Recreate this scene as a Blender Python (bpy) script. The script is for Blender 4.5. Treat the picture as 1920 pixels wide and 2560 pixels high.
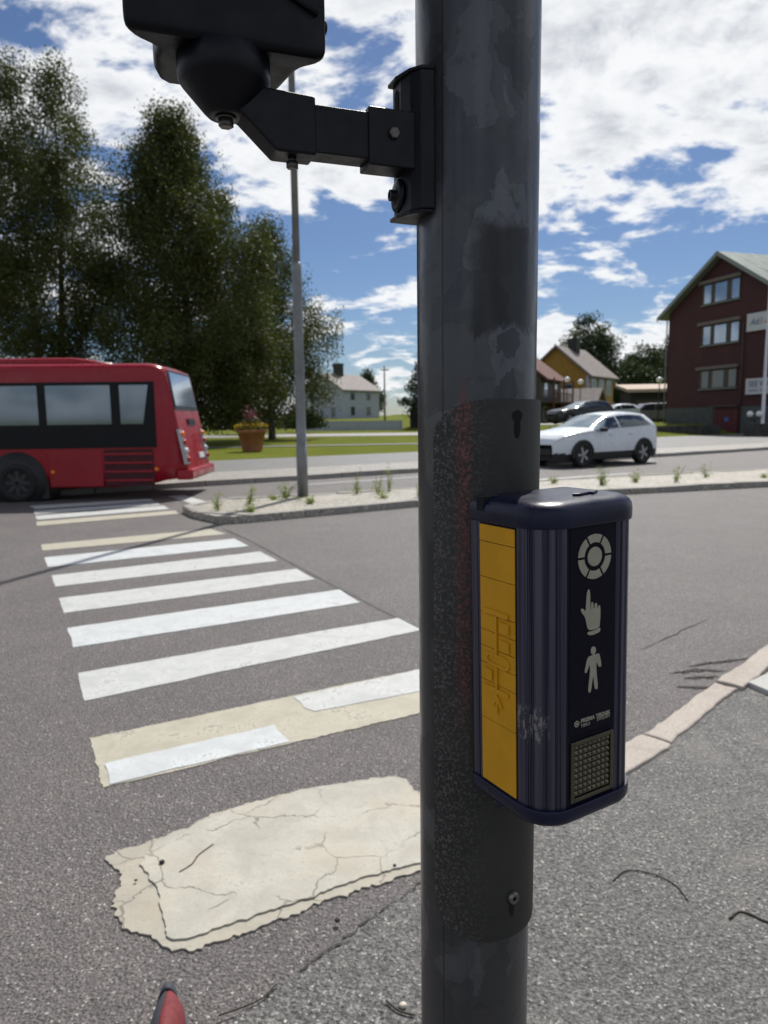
import bpy, bmesh, math, random
import numpy as np
from mathutils import Vector, Matrix
for o in list(bpy.data.objects): bpy.data.objects.remove(o)
sc = bpy.context.scene
C = sc.collection
R = math.radians
rnd = random.Random(7)

# ------------------------------------------------------------------ camera
CAM_H = 1.45
cd = bpy.data.cameras.new('camera'); cam = bpy.data.objects.new('camera', cd); C.objects.link(cam)
cd.sensor_fit = 'VERTICAL'; cd.lens = 24.0; cd.sensor_height = 24.0*2560/1775; cd.sensor_width = 24.0*1920/1775
cd.clip_start = .02; cd.clip_end = 9000
cam.matrix_world = Matrix.Translation((0, 0, CAM_H)) @ Matrix.Rotation(R(90-7.4), 4, 'X') @ Matrix.Rotation(R(-.72), 4, 'Z')
cd.dof.use_dof = True; cd.dof.focus_distance = .60; cd.dof.aperture_fstop = 11.5
sc.camera = cam
sc.render.resolution_x = 768; sc.render.resolution_y = 1024

# ------------------------------------------------------------------ sun and sky
SUN_EL = 52.0; SUN_AZ = 18.5            # azimuth from +Y towards +X
sd = bpy.data.lights.new('sun', 'SUN'); sun = bpy.data.objects.new('sun', sd); C.objects.link(sun)
sd.energy = 5.0; sd.angle = R(.55); sd.color = (1, .955, .88)
sv = Vector((math.sin(R(SUN_AZ))*math.cos(R(SUN_EL)), math.cos(R(SUN_AZ))*math.cos(R(SUN_EL)), math.sin(R(SUN_EL))))
sun.rotation_euler = (-sv).to_track_quat('-Z', 'Y').to_euler()
sun.location = (20, 60, 80)
W = bpy.data.worlds.new('World'); sc.world = W; W.use_nodes = True
nt = W.node_tree; N = nt.nodes; L = nt.links; N.clear()
def nd(t, **k):
    n = N.new(t)
    for a, b in k.items(): setattr(n, a, b)
    return n
def wmath(op, a, b=None, c=None, clamp=False):
    n = N.new('ShaderNodeMath'); n.operation = op; n.use_clamp = clamp
    for i, v in enumerate((a, b, c)):
        if v is None: continue
        if isinstance(v, (int, float)): n.inputs[i].default_value = v
        else: L.new(v, n.inputs[i])
    return n.outputs[0]
def wmaprange(v, a, b, c=0, d=1):
    n = N.new('ShaderNodeMapRange'); n.interpolation_type = 'SMOOTHSTEP'; L.new(v, n.inputs[0])
    for i, q in enumerate((a, b, c, d)): n.inputs[i+1].default_value = q
    return n.outputs[0]
sky = nd('ShaderNodeTexSky'); sky.sky_type = 'NISHITA'; sky.sun_disc = False
sky.sun_elevation = R(SUN_EL); sky.sun_rotation = R(SUN_AZ); sky.air_density = 1.0; sky.dust_density = .4; sky.ozone_density = 2.2
tc = nd('ShaderNodeTexCoord'); sep = nd('ShaderNodeSeparateXYZ'); L.new(tc.outputs['Generated'], sep.inputs[0])
BOFF = (10.35, 7.11, 0); MOFF = (5.98, 10.80, 0)
zc = wmath('ADD', wmath('MAXIMUM', sep.outputs[2], 0.0), .26)
px = wmath('DIVIDE', sep.outputs[0], zc); py = wmath('DIVIDE', sep.outputs[1], zc)
comb = nd('ShaderNodeCombineXYZ'); L.new(px, comb.inputs[0]); L.new(py, comb.inputs[1])
def wnoise(scale, detail, rough, dist, off, stretch=(1, 1, 1), rot=0):
    mp = nd('ShaderNodeMapping'); mp.inputs['Location'].default_value = off; mp.inputs['Scale'].default_value = stretch; mp.inputs['Rotation'].default_value = (0, 0, rot)
    L.new(comb.outputs[0], mp.inputs[0])
    n = nd('ShaderNodeTexNoise'); n.inputs['Scale'].default_value = scale; n.inputs['Detail'].default_value = detail
    n.inputs['Roughness'].default_value = rough; n.inputs['Distortion'].default_value = dist
    L.new(mp.outputs[0], n.inputs['Vector']); return n.outputs['Fac']
big = wnoise(1.25, 2, .5, .3, BOFF)
mid = wnoise(3.4, 10, .60, .25, MOFF, (1.0, 1.35, 1), .45)
sm = wnoise(12.0, 6, .6, .3, (2.3, 5.2, 0))
dens = wmath('ADD', wmath('ADD', wmath('MULTIPLY', mid, .66), wmath('MULTIPLY', big, .46)), wmath('MULTIPLY', sm, .155))
mask = wmath('MULTIPLY', wmaprange(dens, .606, .682), wmaprange(sep.outputs[2], -.005, .02))
thick = wmaprange(dens, .64, .86)
cshade = wnoise(7.5, 7, .62, .3, (1.1, 9.2, 0))
ccol = nd('ShaderNodeMixRGB'); ccol.inputs[1].default_value = (14.8, 15.0, 15.2, 1); ccol.inputs[2].default_value = (7.4, 7.9, 8.9, 1)
L.new(wmath('MULTIPLY', thick, wmaprange(cshade, .38, .62)), ccol.inputs[0])
skyc = nd('ShaderNodeMixRGB'); skyc.blend_type = 'MULTIPLY'; skyc.inputs[0].default_value = 1; skyc.inputs[2].default_value = (.80, .92, 1.12, 1)
L.new(sky.outputs[0], skyc.inputs[1])
mx = nd('ShaderNodeMixRGB'); L.new(wmath('MULTIPLY', mask, .97), mx.inputs[0]); L.new(skyc.outputs[0], mx.inputs[1]); L.new(ccol.outputs[0], mx.inputs[2])
bg = nd('ShaderNodeBackground'); bg.inputs[1].default_value = .065; L.new(mx.outputs[0], bg.inputs[0])
wo = nd('ShaderNodeOutputWorld'); L.new(bg.outputs[0], wo.inputs[0])
sc.view_settings.view_transform = 'Standard'; sc.view_settings.look = 'None'; sc.view_settings.gamma = 1
sc.view_settings.exposure = .0; sc.view_settings.use_curve_mapping = False

# ------------------------------------------------------------------ material helper
class MT:
    def __init__(s, name):
        s.m = bpy.data.materials.new(name); s.m.use_nodes = True; s.t = s.m.node_tree; s.n = s.t.nodes; s.l = s.t.links
        s.b = s.n['Principled BSDF']; s.out = s.n['Material Output']; s.co = s.n.new('ShaderNodeTexCoord')
    def inp(s, k, v):
        if isinstance(v, (int, float)): s.b.inputs[k].default_value = v
        elif isinstance(v, tuple): s.b.inputs[k].default_value = (*v[:3], 1)
        else: s.l.new(v, s.b.inputs[k])
    def vec(s, scale=(1, 1, 1), loc=(0, 0, 0), which='Object', rot=(0, 0, 0)):
        mp = s.n.new('ShaderNodeMapping'); mp.inputs['Scale'].default_value = scale; mp.inputs['Location'].default_value = loc; mp.inputs['Rotation'].default_value = rot
        s.l.new(s.co.outputs[which], mp.inputs[0]); return mp.outputs[0]
    def noise(s, sc_, det=4, ro=.55, di=0, vec=None, col=False):
        n = s.n.new('ShaderNodeTexNoise'); n.inputs['Scale'].default_value = sc_; n.inputs['Detail'].default_value = det
        n.inputs['Roughness'].default_value = ro; n.inputs['Distortion'].default_value = di
        s.l.new(vec if vec is not None else s.co.outputs['Object'], n.inputs['Vector']); return n.outputs['Color' if col else 'Fac']
    def voro(s, sc_, feat='F1', vec=None, out='Distance', rand=1):
        n = s.n.new('ShaderNodeTexVoronoi'); n.feature = feat; n.inputs['Scale'].default_value = sc_; n.inputs['Randomness'].default_value = rand
        s.l.new(vec if vec is not None else s.co.outputs['Object'], n.inputs['Vector']); return n.outputs[out]
    def ramp(s, v, a, b, c=0., d=1.):
        n = s.n.new('ShaderNodeMapRange'); n.interpolation_type = 'SMOOTHSTEP'; s.l.new(v, n.inputs[0])
        for i, q in enumerate((a, b, c, d)): n.inputs[i+1].default_value = q
        return n.outputs[0]
    def mix(s, f, a, b, mode='MIX'):
        n = s.n.new('ShaderNodeMixRGB'); n.blend_type = mode
        for i, v in enumerate((f, a, b)):
            if isinstance(v, (int, float)): n.inputs[i].default_value = v if i == 0 else (v, v, v, 1)
            elif isinstance(v, tuple): n.inputs[i].default_value = (*v[:3], 1)
            else: s.l.new(v, n.inputs[i])
        return n.outputs[0]
    def math(s, op, a, b=0., clamp=False):
        n = s.n.new('ShaderNodeMath'); n.operation = op; n.use_clamp = clamp
        for i, v in enumerate((a, b)):
            if isinstance(v, (int, float)): n.inputs[i].default_value = v
            else: s.l.new(v, n.inputs[i])
        return n.outputs[0]
    def xyz(s, which='Object'):
        n = s.n.new('ShaderNodeSeparateXYZ'); s.l.new(s.co.outputs[which], n.inputs[0]); return n.outputs
    def bump(s, h, strength=.5, dist=.01):
        n = s.n.new('ShaderNodeBump'); n.inputs['Strength'].default_value = strength; n.inputs['Distance'].default_value = dist
        s.l.new(h, n.inputs['Height']); s.l.new(n.outputs[0], s.b.inputs['Normal'])
def simple(name, col, rough=.6, metal=0., var=.15, vscale=8., spec=.5, bump=0., bscale=60.):
    t = MT(name)
    if var:
        f = t.noise(vscale, 5, .6); dk = tuple(c*(1-var) for c in col); lt = tuple(min(1, c*(1+var)) for c in col)
        t.inp('Base Color', t.mix(t.ramp(f, .3, .7), dk, lt))
        t.inp('Roughness', t.ramp(t.noise(vscale*2.3, 3), .3, .7, max(.03, rough-.08), min(1, rough+.08)))
    else: t.inp('Base Color', col); t.inp('Roughness', rough)
    t.inp('Metallic', metal); t.inp('Specular IOR Level', spec)
    if bump: t.bump(t.noise(bscale, 4, .6), bump, .004)
    return t.m
M = {}
def asphalt(name, c0, c1, c2, gs=150., dust=None, seed=0, spec=.5, sparkle=.0):
    t = MT(name); v = t.vec((1, 1, 1), (seed*3.1, seed*1.7, 0))
    g = t.voro(gs, 'F1', v, 'Color'); sepn = t.n.new('ShaderNodeSeparateColor'); t.l.new(g, sepn.inputs[0])
    grain = sepn.outputs[0]
    n1 = t.noise(gs*.55, 4, .65, 0, v); n2 = t.noise(1.3, 5, .6, .3, v); n3 = t.noise(9, 5, .65, .2, v); n4 = t.noise(26, 4, .7, .1, v)
    base = t.mix(t.ramp(grain, .15, .95), c0, c1)
    base = t.mix(t.ramp(n1, .55, .70), base, c2)
    base = t.mix(t.ramp(n1, .48, .33), base, tuple(q*.30 for q in c0))
    base = t.mix(t.ramp(sepn.outputs[1], .975, .985, 0, .7), base, (.46, .45, .42))
    base = t.mix(t.ramp(n2, .35, .7, 0, .6), base, t.mix(1, base, (1.32, 1.30, 1.27), 'MULTIPLY'))
    base = t.mix(t.ramp(n3, .52, .72, 0, .5), base, t.mix(1, base, (.60, .59, .585), 'MULTIPLY'))
    base = t.mix(t.ramp(n4, .50, .66, 0, .5), base, t.mix(1, base, (1.5, 1.49, 1.47), 'MULTIPLY'))
    if dust: base = t.mix(t.ramp(t.noise(2.2, 6, .65, .5, t.vec((1, 1, 1), (9.1, 4.2, 0))), .50, .68, 0, .6), base, dust)
    t.inp('Base Color', base); t.inp('Roughness', t.ramp(sepn.outputs[2], 0, 1, .38, .8)); t.inp('Specular IOR Level', spec)
    h = t.math('ADD', t.math('MULTIPLY', grain, .5), n1)
    h = t.math('SUBTRACT', h, t.math('MULTIPLY', t.voro(gs*.62, 'F1', v), .9))
    h = t.math('ADD', h, t.math('MULTIPLY', n4, .9)); h = t.math('ADD', h, t.math('MULTIPLY', n3, .8))
    t.bump(h, .9, .007); return t.m
M['road'] = asphalt('road_asphalt', (.085, .076, .0755), (.145, .131, .129), (.275, .26, .25), 175, None, 0)
M['pave'] = asphalt('pavement_asphalt', (.075, .073, .071), (.145, .141, .137), (.32, .31, .295), 160, (.19, .18, .165), 2)
M['path'] = asphalt('path_asphalt', (.11, .11, .112), (.16, .16, .16), (.25, .25, .25), 60, None, 4)
M['farpave'] = asphalt('far_paving', (.20, .19, .175), (.29, .275, .255), (.4, .38, .35), 40, None, 5)
M['sand'] = asphalt('refuge_paving', (.24, .22, .185), (.38, .355, .31), (.5, .47, .42), 42, (.20, .20, .13), 6)
def granite(name, col):
    t = MT(name); n = t.noise(160, 3, .7); n2 = t.noise(7, 5, .6)
    b = t.mix(t.ramp(n, .35, .65), tuple(c*.72 for c in col), tuple(c*1.15 for c in col))
    b = t.mix(t.ramp(n2, .45, .75, 0, .5), b, tuple(c*.6 for c in col)); t.inp('Base Color', b); t.inp('Roughness', .75)
    t.bump(t.math('ADD', n, n2), .5, .006); return t.m
M['granite'] = granite('kerb_granite', (.42, .37, .325)); M['granite_dk'] = granite('kerb_granite_grey', (.30, .285, .26)); M['slab'] = granite('concrete_slab', (.46, .455, .43))
def paint(name, c, wear, crack=False):
    t = MT(name); v = t.vec()
    n1 = t.noise(70, 4, .65); n2 = t.noise(5.5, 6, .65, .5); n3 = t.noise(300, 2, .6)
    b = t.mix(t.ramp(n2, .3, .75), tuple(q*.74 for q in c), c); b = t.mix(t.ramp(n3, .5, .75, 0, .35), b, tuple(q*.55 for q in c))
    b = t.mix(t.ramp(n1, .58, .74, 0, .5), b, tuple(q*.62 for q in c))
    wm = t.math('ADD', t.math('MULTIPLY', n2, .55), t.math('MULTIPLY', n1, .45))
    b = t.mix(t.ramp(wm, .60-wear*.1, .66-wear*.1, 0, wear), b, (.15, .138, .134))
    h = n1
    if crack:
        w = t.mix(.13, v, t.noise(6, 4, .6, 0, None, True), 'ADD')
        e = t.voro(3.4, 'DISTANCE_TO_EDGE', w); cr = t.ramp(e, .004, .013, 1, 0)
        cr = t.math('MULTIPLY', cr, t.ramp(t.noise(3.2, 2), .44, .53))
        b = t.mix(t.math('MULTIPLY', cr, .75), b, (.12, .11, .095))
        st = t.ramp(t.noise(26, 5, .65), .54, .70, 0, .5); b = t.mix(st, b, tuple(q*.66 for q in c)); b = t.mix(t.ramp(t.noise(120, 3, .7), .60, .70, 0, .55), b, tuple(q*.5 for q in c)); b = t.mix(t.ramp(t.noise(3.1, 4, .6), .45, .7, 0, .45), b, (c[0]*.92, c[1]*.82, c[2]*.74))
        h = t.math('SUBTRACT', t.math('ADD', n1, t.math('MULTIPLY', n2, 2.)), t.math('MULTIPLY', cr, 3.))
    t.inp('Base Color', b); t.inp('Roughness', .7); t.bump(h, .35, .004); return t.m
M['white'] = paint('marking_white', (.53, .545, .535), .55); M['white2'] = paint('marking_fresh_white', (.56, .585, .595), .5)
M['cream'] = paint('marking_cream', (.45, .42, .335), .55); M['cream_thick'] = paint('marking_thick_cream', (.45, .435, .375), .25, True)
M['cream_edge'] = paint('marking_under_layer', (.41, .385, .32), .4, True)
def grassm():
    t = MT('grass_green'); n = t.noise(.35, 6, .6); n2 = t.noise(14, 4, .7)
    b = t.mix(t.ramp(n, .3, .7), (.100, .118, .010), (.140, .152, .014)); b = t.mix(t.ramp(n2, .4, .7, 0, .6), b, (.07, .105, .008))
    t.inp('Base Color', b); t.inp('Roughness', 1.); t.inp('Specular IOR Level', .1); t.bump(n2, .9, .05); return t.m
M['grass'] = grassm()

# ------------------------------------------------------------------ mesh helpers
class MB:
    def __init__(s): s.v = []; s.f = []; s.sm = []
    def add(s, vs, fs, smooth=False):
        o = len(s.v); s.v += [tuple(map(float, q)) for q in vs]; s.f += [tuple(i+o for i in f) for f in fs]; s.sm += [smooth]*len(fs); return s
    def box(s, a, b, mat=None):
        x0, y0, z0 = a; x1, y1, z1 = b
        vs = [(x0, y0, z0), (x1, y0, z0), (x1, y1, z0), (x0, y1, z0), (x0, y0, z1), (x1, y0, z1), (x1, y1, z1), (x0, y1, z1)]
        if mat is not None: vs = [mat @ Vector(q) for q in vs]
        return s.add(vs, [(0, 3, 2, 1), (4, 5, 6, 7), (0, 1, 5, 4), (1, 2, 6, 5), (2, 3, 7, 6), (3, 0, 4, 7)])
    def prism(s, pts, z0, z1, smooth=False, bottom=True):
        n = len(pts)
        zz0 = z0 if hasattr(z0, '__len__') else [z0]*n; zz1 = z1 if hasattr(z1, '__len__') else [z1]*n
        vs = [(p[0], p[1], zz0[i]) for i, p in enumerate(pts)] + [(p[0], p[1], zz1[i]) for i, p in enumerate(pts)]
        fs = [tuple(range(n, 2*n))] + ([tuple(range(n-1, -1, -1))] if bottom else [])
        s.add(vs, fs); o = len(s.v)-2*n
        s.f += [(o+i, o+(i+1) % n, o+n+(i+1) % n, o+n+i) for i in range(n)]; s.sm += [smooth]*n
        return s
    def loft(s, rings, cap=True, smooth=True, closed=True):
        n = len(rings[0]); vs = [p for r in rings for p in r]; fs = []
        for i in range(len(rings)-1):
            for j in range(n if closed else n-1):
                k = (j+1) % n; fs.append((i*n+j, i*n+k, (i+1)*n+k, (i+1)*n+j))
        s.add(vs, fs, smooth)
        if cap:
            o = len(s.v)-len(vs)
            s.f += [tuple(o+i for i in range(n-1, -1, -1)), tuple(o+(len(rings)-1)*n+i for i in range(n))]; s.sm += [False, False]
        return s
    def tube(s, path, rad, seg=10, cap=True):
        path = [Vector(p) for p in path]; rings = []
        if not hasattr(rad, '__len__'): rad = [rad]*len(path)
        up = None
        for i, p in enumerate(path):
            d = (path[min(i+1, len(path)-1)]-path[max(i-1, 0)]).normalized()
            if up is None: up = d.orthogonal().normalized()
            up = (up-d*up.dot(d)); up = up.normalized() if up.length > 1e-6 else d.orthogonal().normalized()
            w = d.cross(up)
            rings.append([p+(up*math.cos(a)+w*math.sin(a))*rad[i] for a in [2*math.pi*k/seg for k in range(seg)]])
        return s.loft(rings, cap, True)
    def lathe(s, prof, seg=32, c=(0, 0, 0), mat=None, cap=True):
        rings = []
        for r, z in prof:
            q = [Vector((c[0]+r*math.cos(2*math.pi*k/seg), c[1]+r*math.sin(2*math.pi*k/seg), c[2]+z)) for k in range(seg)]
            if mat is not None: q = [mat @ p for p in q]
            rings.append(q)
        return s.loft(rings, cap, True)
    def sphere(s, c, r, seg=16, sc_=(1, 1, 1)):
        return s.lathe([(max(1e-4, r*math.sin(math.pi*i/10)), -r*math.cos(math.pi*i/10)*sc_[2]) for i in range(11)], seg, c)
    def mesh(s, name):
        m = bpy.data.meshes.new(name); m.from_pydata(s.v, [], s.f); m.update()
        m.polygons.foreach_set('use_smooth', s.sm); return m
    def obj(s, name, mat, parent=None, bevel=0., seg=2, autosm=None):
        o = bpy.data.objects.new(name, s.mesh(name)); C.objects.link(o)
        o.data.materials.append(M[mat] if isinstance(mat, str) else mat)
        if parent is not None: o.parent = parent
        if bevel:
            b = o.modifiers.new('bevel', 'BEVEL'); b.width = bevel; b.segments = seg; b.limit_method = 'ANGLE'; b.angle_limit = R(35)
        return o
def thing(name, label, cat, loc=(0, 0, 0), rz=0., group=None, rot=None):
    o = bpy.data.objects.new(name, None); C.objects.link(o); o.location = loc; o.rotation_euler = rot if rot else (0, 0, rz)
    o.empty_display_size = .1; return tag(o, label, cat, group)
def tag(o, label, cat, group=None):
    o['label'] = label; o['category'] = cat
    if group: o['group'] = group
    return o
def struct(o): o['kind'] = 'structure'; return o
def copy_tree(o, parent=None):
    c = o.copy(); C.objects.link(c); c.parent = parent
    for ch in list(o.children): copy_tree(ch, c)
    return c
def rrect(hx, hy, r, seg=6, cx=0, cy=0):
    pts = []
    for (sx, sy, a0) in ((1, 1, 0), (-1, 1, 90), (-1, -1, 180), (1, -1, 270)):
        for k in range(seg+1):
            a = R(a0+90*k/seg); pts.append((cx+sx*(hx-r)+r*math.cos(a), cy+sy*(hy-r)+r*math.sin(a)))
    return pts
def ss(x, a, b):
    t = np.clip((x-a)/(b-a), 0, 1); return t*t*(3-2*t)
def text_mesh(txt, size, bold=0.0, shear=0.):
    cu = bpy.data.curves.new('lettering', 'FONT'); cu.body = txt; cu.size = size; cu.align_x = 'LEFT'; cu.offset = bold; cu.shear = shear
    cu.resolution_u = 3
    ob = bpy.data.objects.new('lettering', cu); C.objects.link(ob); dg = bpy.context.evaluated_depsgraph_get()
    me = bpy.data.meshes.new_from_object(ob.evaluated_get(dg)); bpy.data.objects.remove(ob); bpy.data.curves.remove(cu); return me

# ------------------------------------------------------------------ ground
FN = np.array([-.5592, .8290]); FD = np.array([.8290, .5592]); FP = np.array([-5.03, 15.42])
def far_D(x, y): return (x-FP[0])*FN[0]+(y-FP[1])*FN[1]
def fpt(s, d): q = FP+FD*s+FN*d; return (float(q[0]), float(q[1]))
def gh(x, y):
    D = far_D(x, y)
    return -.05+.145*ss(D, 1.5, 4)+.75*ss(D, 13, 17)*ss(x, 4, 9)+1.7*ss(y, 80, 140)*(1-.0*x)+3.*ss(np.hypot(x, y), 160, 600)
xs = np.unique(np.concatenate([np.linspace(-3000, -120, 14), np.linspace(-120, -42, 14), np.arange(-42, 52, 1.5), np.linspace(52, 130, 14), np.linspace(130, 3000, 14)]))
ys = np.unique(np.concatenate([np.linspace(-3000, -40, 12), np.linspace(-40, 8, 10), np.arange(8, 100, 1.5), np.linspace(100, 180, 20), np.linspace(180, 3000, 20)]))
X, Y = np.meshgrid(xs, ys, indexing='ij'); Z = gh(X, Y)
g = MB(); nx, ny = len(xs), len(ys)
g.add(np.stack([X, Y, Z], -1).reshape(-1, 3), [(i*ny+j, (i+1)*ny+j, (i+1)*ny+j+1, i*ny+j+1) for i in range(nx-1) for j in range(ny-1)], True)
struct(g.obj('ground', 'grass'))
# near carriageways: one asphalt sheet
road = struct(MB().add([(-90, -60, 0), (70, -60, 0), (70, 60, 0), (*fpt(60, .2), 0), (*fpt(-90, .2), 0)], [(0, 1, 2, 3, 4)]).obj('road', 'road'))
# pavement with the pole, kerb line from (-6,-4) towards (2.4,4.2) and round to the right
KL = [(-9, -7.9), (-2.5, -.72), (-.5, 1.43), (.1, 2.08), (.55, 2.50), (1.07, 2.98), (1.33, 3.22), (1.95, 3.83), (2.36, 4.23), (3.1, 4.92), (4.2, 5.75), (6, 6.8), (12, 9.4), (40, 20)]
KZ = [.02, .006, .006, .006, .008, .012, .016, .03, .04, .06, .08, .09, .1, .1]
pv = MB().add([(p[0], p[1], z) for p, z in zip(KL, KZ)] + [(p[0]+.35, p[1]-.42, z+.002) for p, z in zip(KL, KZ)] + [(p[0]+14, p[1]-26, z) for p, z in zip(KL, KZ)],
              [(i, i+14, i+15, i+1) for i in range(13)]+[(i+14, i+28, i+29, i+15) for i in range(13)])
pave = struct(pv.obj('pavement', 'pave'))
def along(pts, zs, step, gap, fn, start=0.):
    segs = []
    for i in range(len(pts)-1):
        a = np.array(pts[i]); b = np.array(pts[i+1]); l = np.hypot(*(b-a)); segs.append((a, b, l, zs[i], zs[i+1]))
    tot = sum(q[2] for q in segs)
    def at(t):
        for a, b, l, z0, z1 in segs:
            if t <= l: return a+(b-a)*t/l, z0+(z1-z0)*t/l
            t -= l
        return segs[-1][1], segs[-1][4]
    t = start
    while t < tot-.05:
        e = min(t+step, tot); fn(at(t+gap), at(e-gap)); t = e
def ragged(pts, amp, step=.05, seed=1):
    r = random.Random(seed); out = []; w1 = w2 = 0.
    for i in range(len(pts)):
        a, b = Vector(pts[i]), Vector(pts[(i+1) % len(pts)]); l = (b-a).length; n = max(1, int(l/step)); nn = (b-a).orthogonal().normalized()
        for k in range(n):
            w1 = .8*w1+.6*r.gauss(0, amp); w2 = r.gauss(0, amp*.45); out.append(tuple(a.lerp(b, k/n)+(nn*(w1+w2) if k else Vector((0, 0)))))
    return out
def kerb(parent, w, mat, depth=.12, lift=.004, jit=.03):
    def fn(A, B):
        (a, za), (b, zb) = A, B; d = (b-a)/np.hypot(*(b-a)); n = np.array([d[1], -d[0]])*w
        j = [rnd.uniform(-jit, jit) for _ in range(6)]
        a1 = a+n*j[0]*.4; b1 = b+n*j[1]*.4
        pts = [a1, b1, b+n*(1+j[2]*4), a+n*(1+j[3]*4)]; zt = [za+lift+j[4]*.3, zb+lift+j[5]*.3]*1
        P4 = ragged([Vector(tuple(p)) for p in pts][::-1], .0045 if w > 0 else .006, .045, rnd.randint(0, 9999)); d_ = b-a; L2 = float(d_ @ d_)
        zz = [zt[0]+(zt[1]-zt[0])*float(np.clip((np.array(p)-a) @ d_/L2, 0, 1)) for p in P4]
        if w < 0: P4 = P4[::-1]; zz = zz[::-1]
        MB().prism(P4, -.15, zz).obj('kerb_stone', mat, parent, .010, 2)
    return fn
along(KL[4:12], [z+.012 for z in KZ[4:12]], .83, .006, kerb(pave, .135, 'granite'))
# dark joint and dust between carriageway and pavement
js0 = [Vector(q) for q in ((.14, 2.10), (.03, 1.985), (-.07, 1.885), (-.17, 1.775), (-.24, 1.70))]; js = []
for k in range(len(js0)-1):
    for q in range(7): js.append(js0[k].lerp(js0[k+1], q/7)+Vector((rnd.gauss(0, .004), rnd.gauss(0, .004))))
jm = MB()
for k in range(len(js)-1):
    a, b = Vector(js[k]), Vector(js[k+1]); n = Vector((b-a)).orthogonal().normalized(); w0, w1 = rnd.uniform(.0008, .0045), rnd.uniform(.0008, .0045)
    z = .0105
    jm.add([(*(a+n*w0), z), (*(a-n*w0), z), (*(b-n*w1), z), (*(b+n*w1), z)], [(0, 1, 2, 3)])
M['joint'] = simple('joint_dirt', (.035, .032, .028), .95)
jm.obj('joint', 'joint', pave)
MB().prism([(1.91, 3.60), (2.35, 3.93), (2.9, 3.70), (1.97, 3.42)], -.02, .055).obj('concrete_slab', 'slab', pave, .006)
# repair patch with tar edge across the carriageway beside the crossing
tar = MB()
tp = [(-2.2, 9.6), (-1.55, 8.4), (-1.05, 7.35), (-.6, 6.45), (-.16, 5.58), (.12, 5.03), (.3, 4.7), (.75, 4.1)]
for k in range(len(tp)-1):
    a, b = Vector(tp[k]), Vector(tp[k+1])
    for q in range(6):
        p0 = a.lerp(b, q/6); p1 = a.lerp(b, (q+1)/6); n = (b-a).orthogonal().normalized(); w0 = rnd.uniform(.006, .022); w1 = rnd.uniform(.006, .022)
        tar.add([(*(p0+n*w0), .0035), (*(p0-n*w0), .0035), (*(p1-n*w1), .0035), (*(p1+n*w1), .0035)], [(0, 1, 2, 3)])
M['tar'] = simple('tar_seam', (.035, .032, .032), .6)
tar.obj('tar_seam', 'tar', road)

for k, cr in enumerate([[(1.93, 3.90), (1.82, 3.93), (1.70, 3.90), (1.60, 3.88)], [(1.86, 3.82), (1.74, 3.80), (1.64, 3.80)], [(2.2, 4.12), (2.02, 4.06), (1.9, 4.04), (1.74, 3.97)], [(1.74, 3.66), (1.64, 3.66), (1.55, 3.69)], [(1.16, 3.16), (1.06, 3.13), (.98, 3.16), (.9, 3.15)], [(2.3, 4.95), (1.95, 4.62), (1.5, 4.2)], [(1.35, 4.02), (1.22, 3.8), (1.0, 3.7)]]):
    q = MB(); pts = []
    for a, b in zip(cr[:-1], cr[1:]):
        for j in range(5): pts.append(Vector(a).lerp(Vector(b), j/5)+Vector((rnd.gauss(0, .006), rnd.gauss(0, .006))))
    ws = [max(.0012, (.032 if k < 4 else .006)*math.sin(math.pi*(j+.3)/len(pts))*rnd.uniform(.4, 1)) for j in range(len(pts))]
    for j in range(len(pts)-1):
        n = (pts[j+1]-pts[j]).orthogonal().normalized(); q.add([(*(pts[j]+n*ws[j]), .0032), (*(pts[j]-n*ws[j]), .0032), (*(pts[j+1]-n*ws[j+1]), .0032), (*(pts[j+1]+n*ws[j+1]), .0032)], [(0, 1, 2, 3)])
    q.obj('crack', 'joint', road)

# ------------------------------------------------------------------ road markings
def stripe(pts, mat, z1=.004, amp=.006, seed=1, name='crossing_stripe', z0=.0006, step=.06):
    p = ragged(pts, amp, step, seed)
    return MB().prism(p[::-1] if sum((p[i][0]*p[(i+1) % len(p)][1]-p[(i+1) % len(p)][0]*p[i][1]) for i in range(len(p))) < 0 else p, z0, z1).obj(name, mat, road)
stripe([(-.95, 2.22), (-.82, 2.32), (-.59, 2.51), (-.34, 2.65), (.03, 2.74), (.10, 2.66), (.21, 2.43), (.27, 2.26), (.11, 2.13), (-.09, 2.03), (-.33, 1.905), (-.54, 1.785), (-.60, 1.785), (-.67, 1.835), (-.77, 1.875), (-.84, 1.97), (-.86, 2.11)], 'cream_edge', .006, .0065, 3, step=.011)
stripe([(-.82, 2.17), (-.80, 2.30), (-.58, 2.495), (-.34, 2.63), (.02, 2.72), (.08, 2.65), (.2, 2.42), (.26, 2.27), (.12, 2.165), (-.10, 2.075), (-.33, 1.95), (-.56, 1.83), (-.62, 1.83), (-.68, 1.95), (-.73, 2.06)], 'cream_thick', .012, .0038, 5, 'thick_paint_layer', .006, .012)
stripe([(-1.38, 3.13), (.19, 3.99), (.41, 4.12), (.56, 3.70), (.42, 3.50), (.16, 3.37), (-1.14, 2.68)], 'cream', .004, .0035, 7, step=.02)
stripe([(-.49, 3.585), (.19, 3.975), (.41, 4.09), (.45, 3.81), (.18, 3.65), (-.36, 3.40), (-.42, 3.45)], 'white', .007, .004, 8, 'paint_patch', .0042)
stripe([(-1.21, 2.875), (-.54, 3.25), (-.44, 3.065), (-1.12, 2.70)], 'white2', .007, .004, 9, 'paint_patch', .0042)
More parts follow.
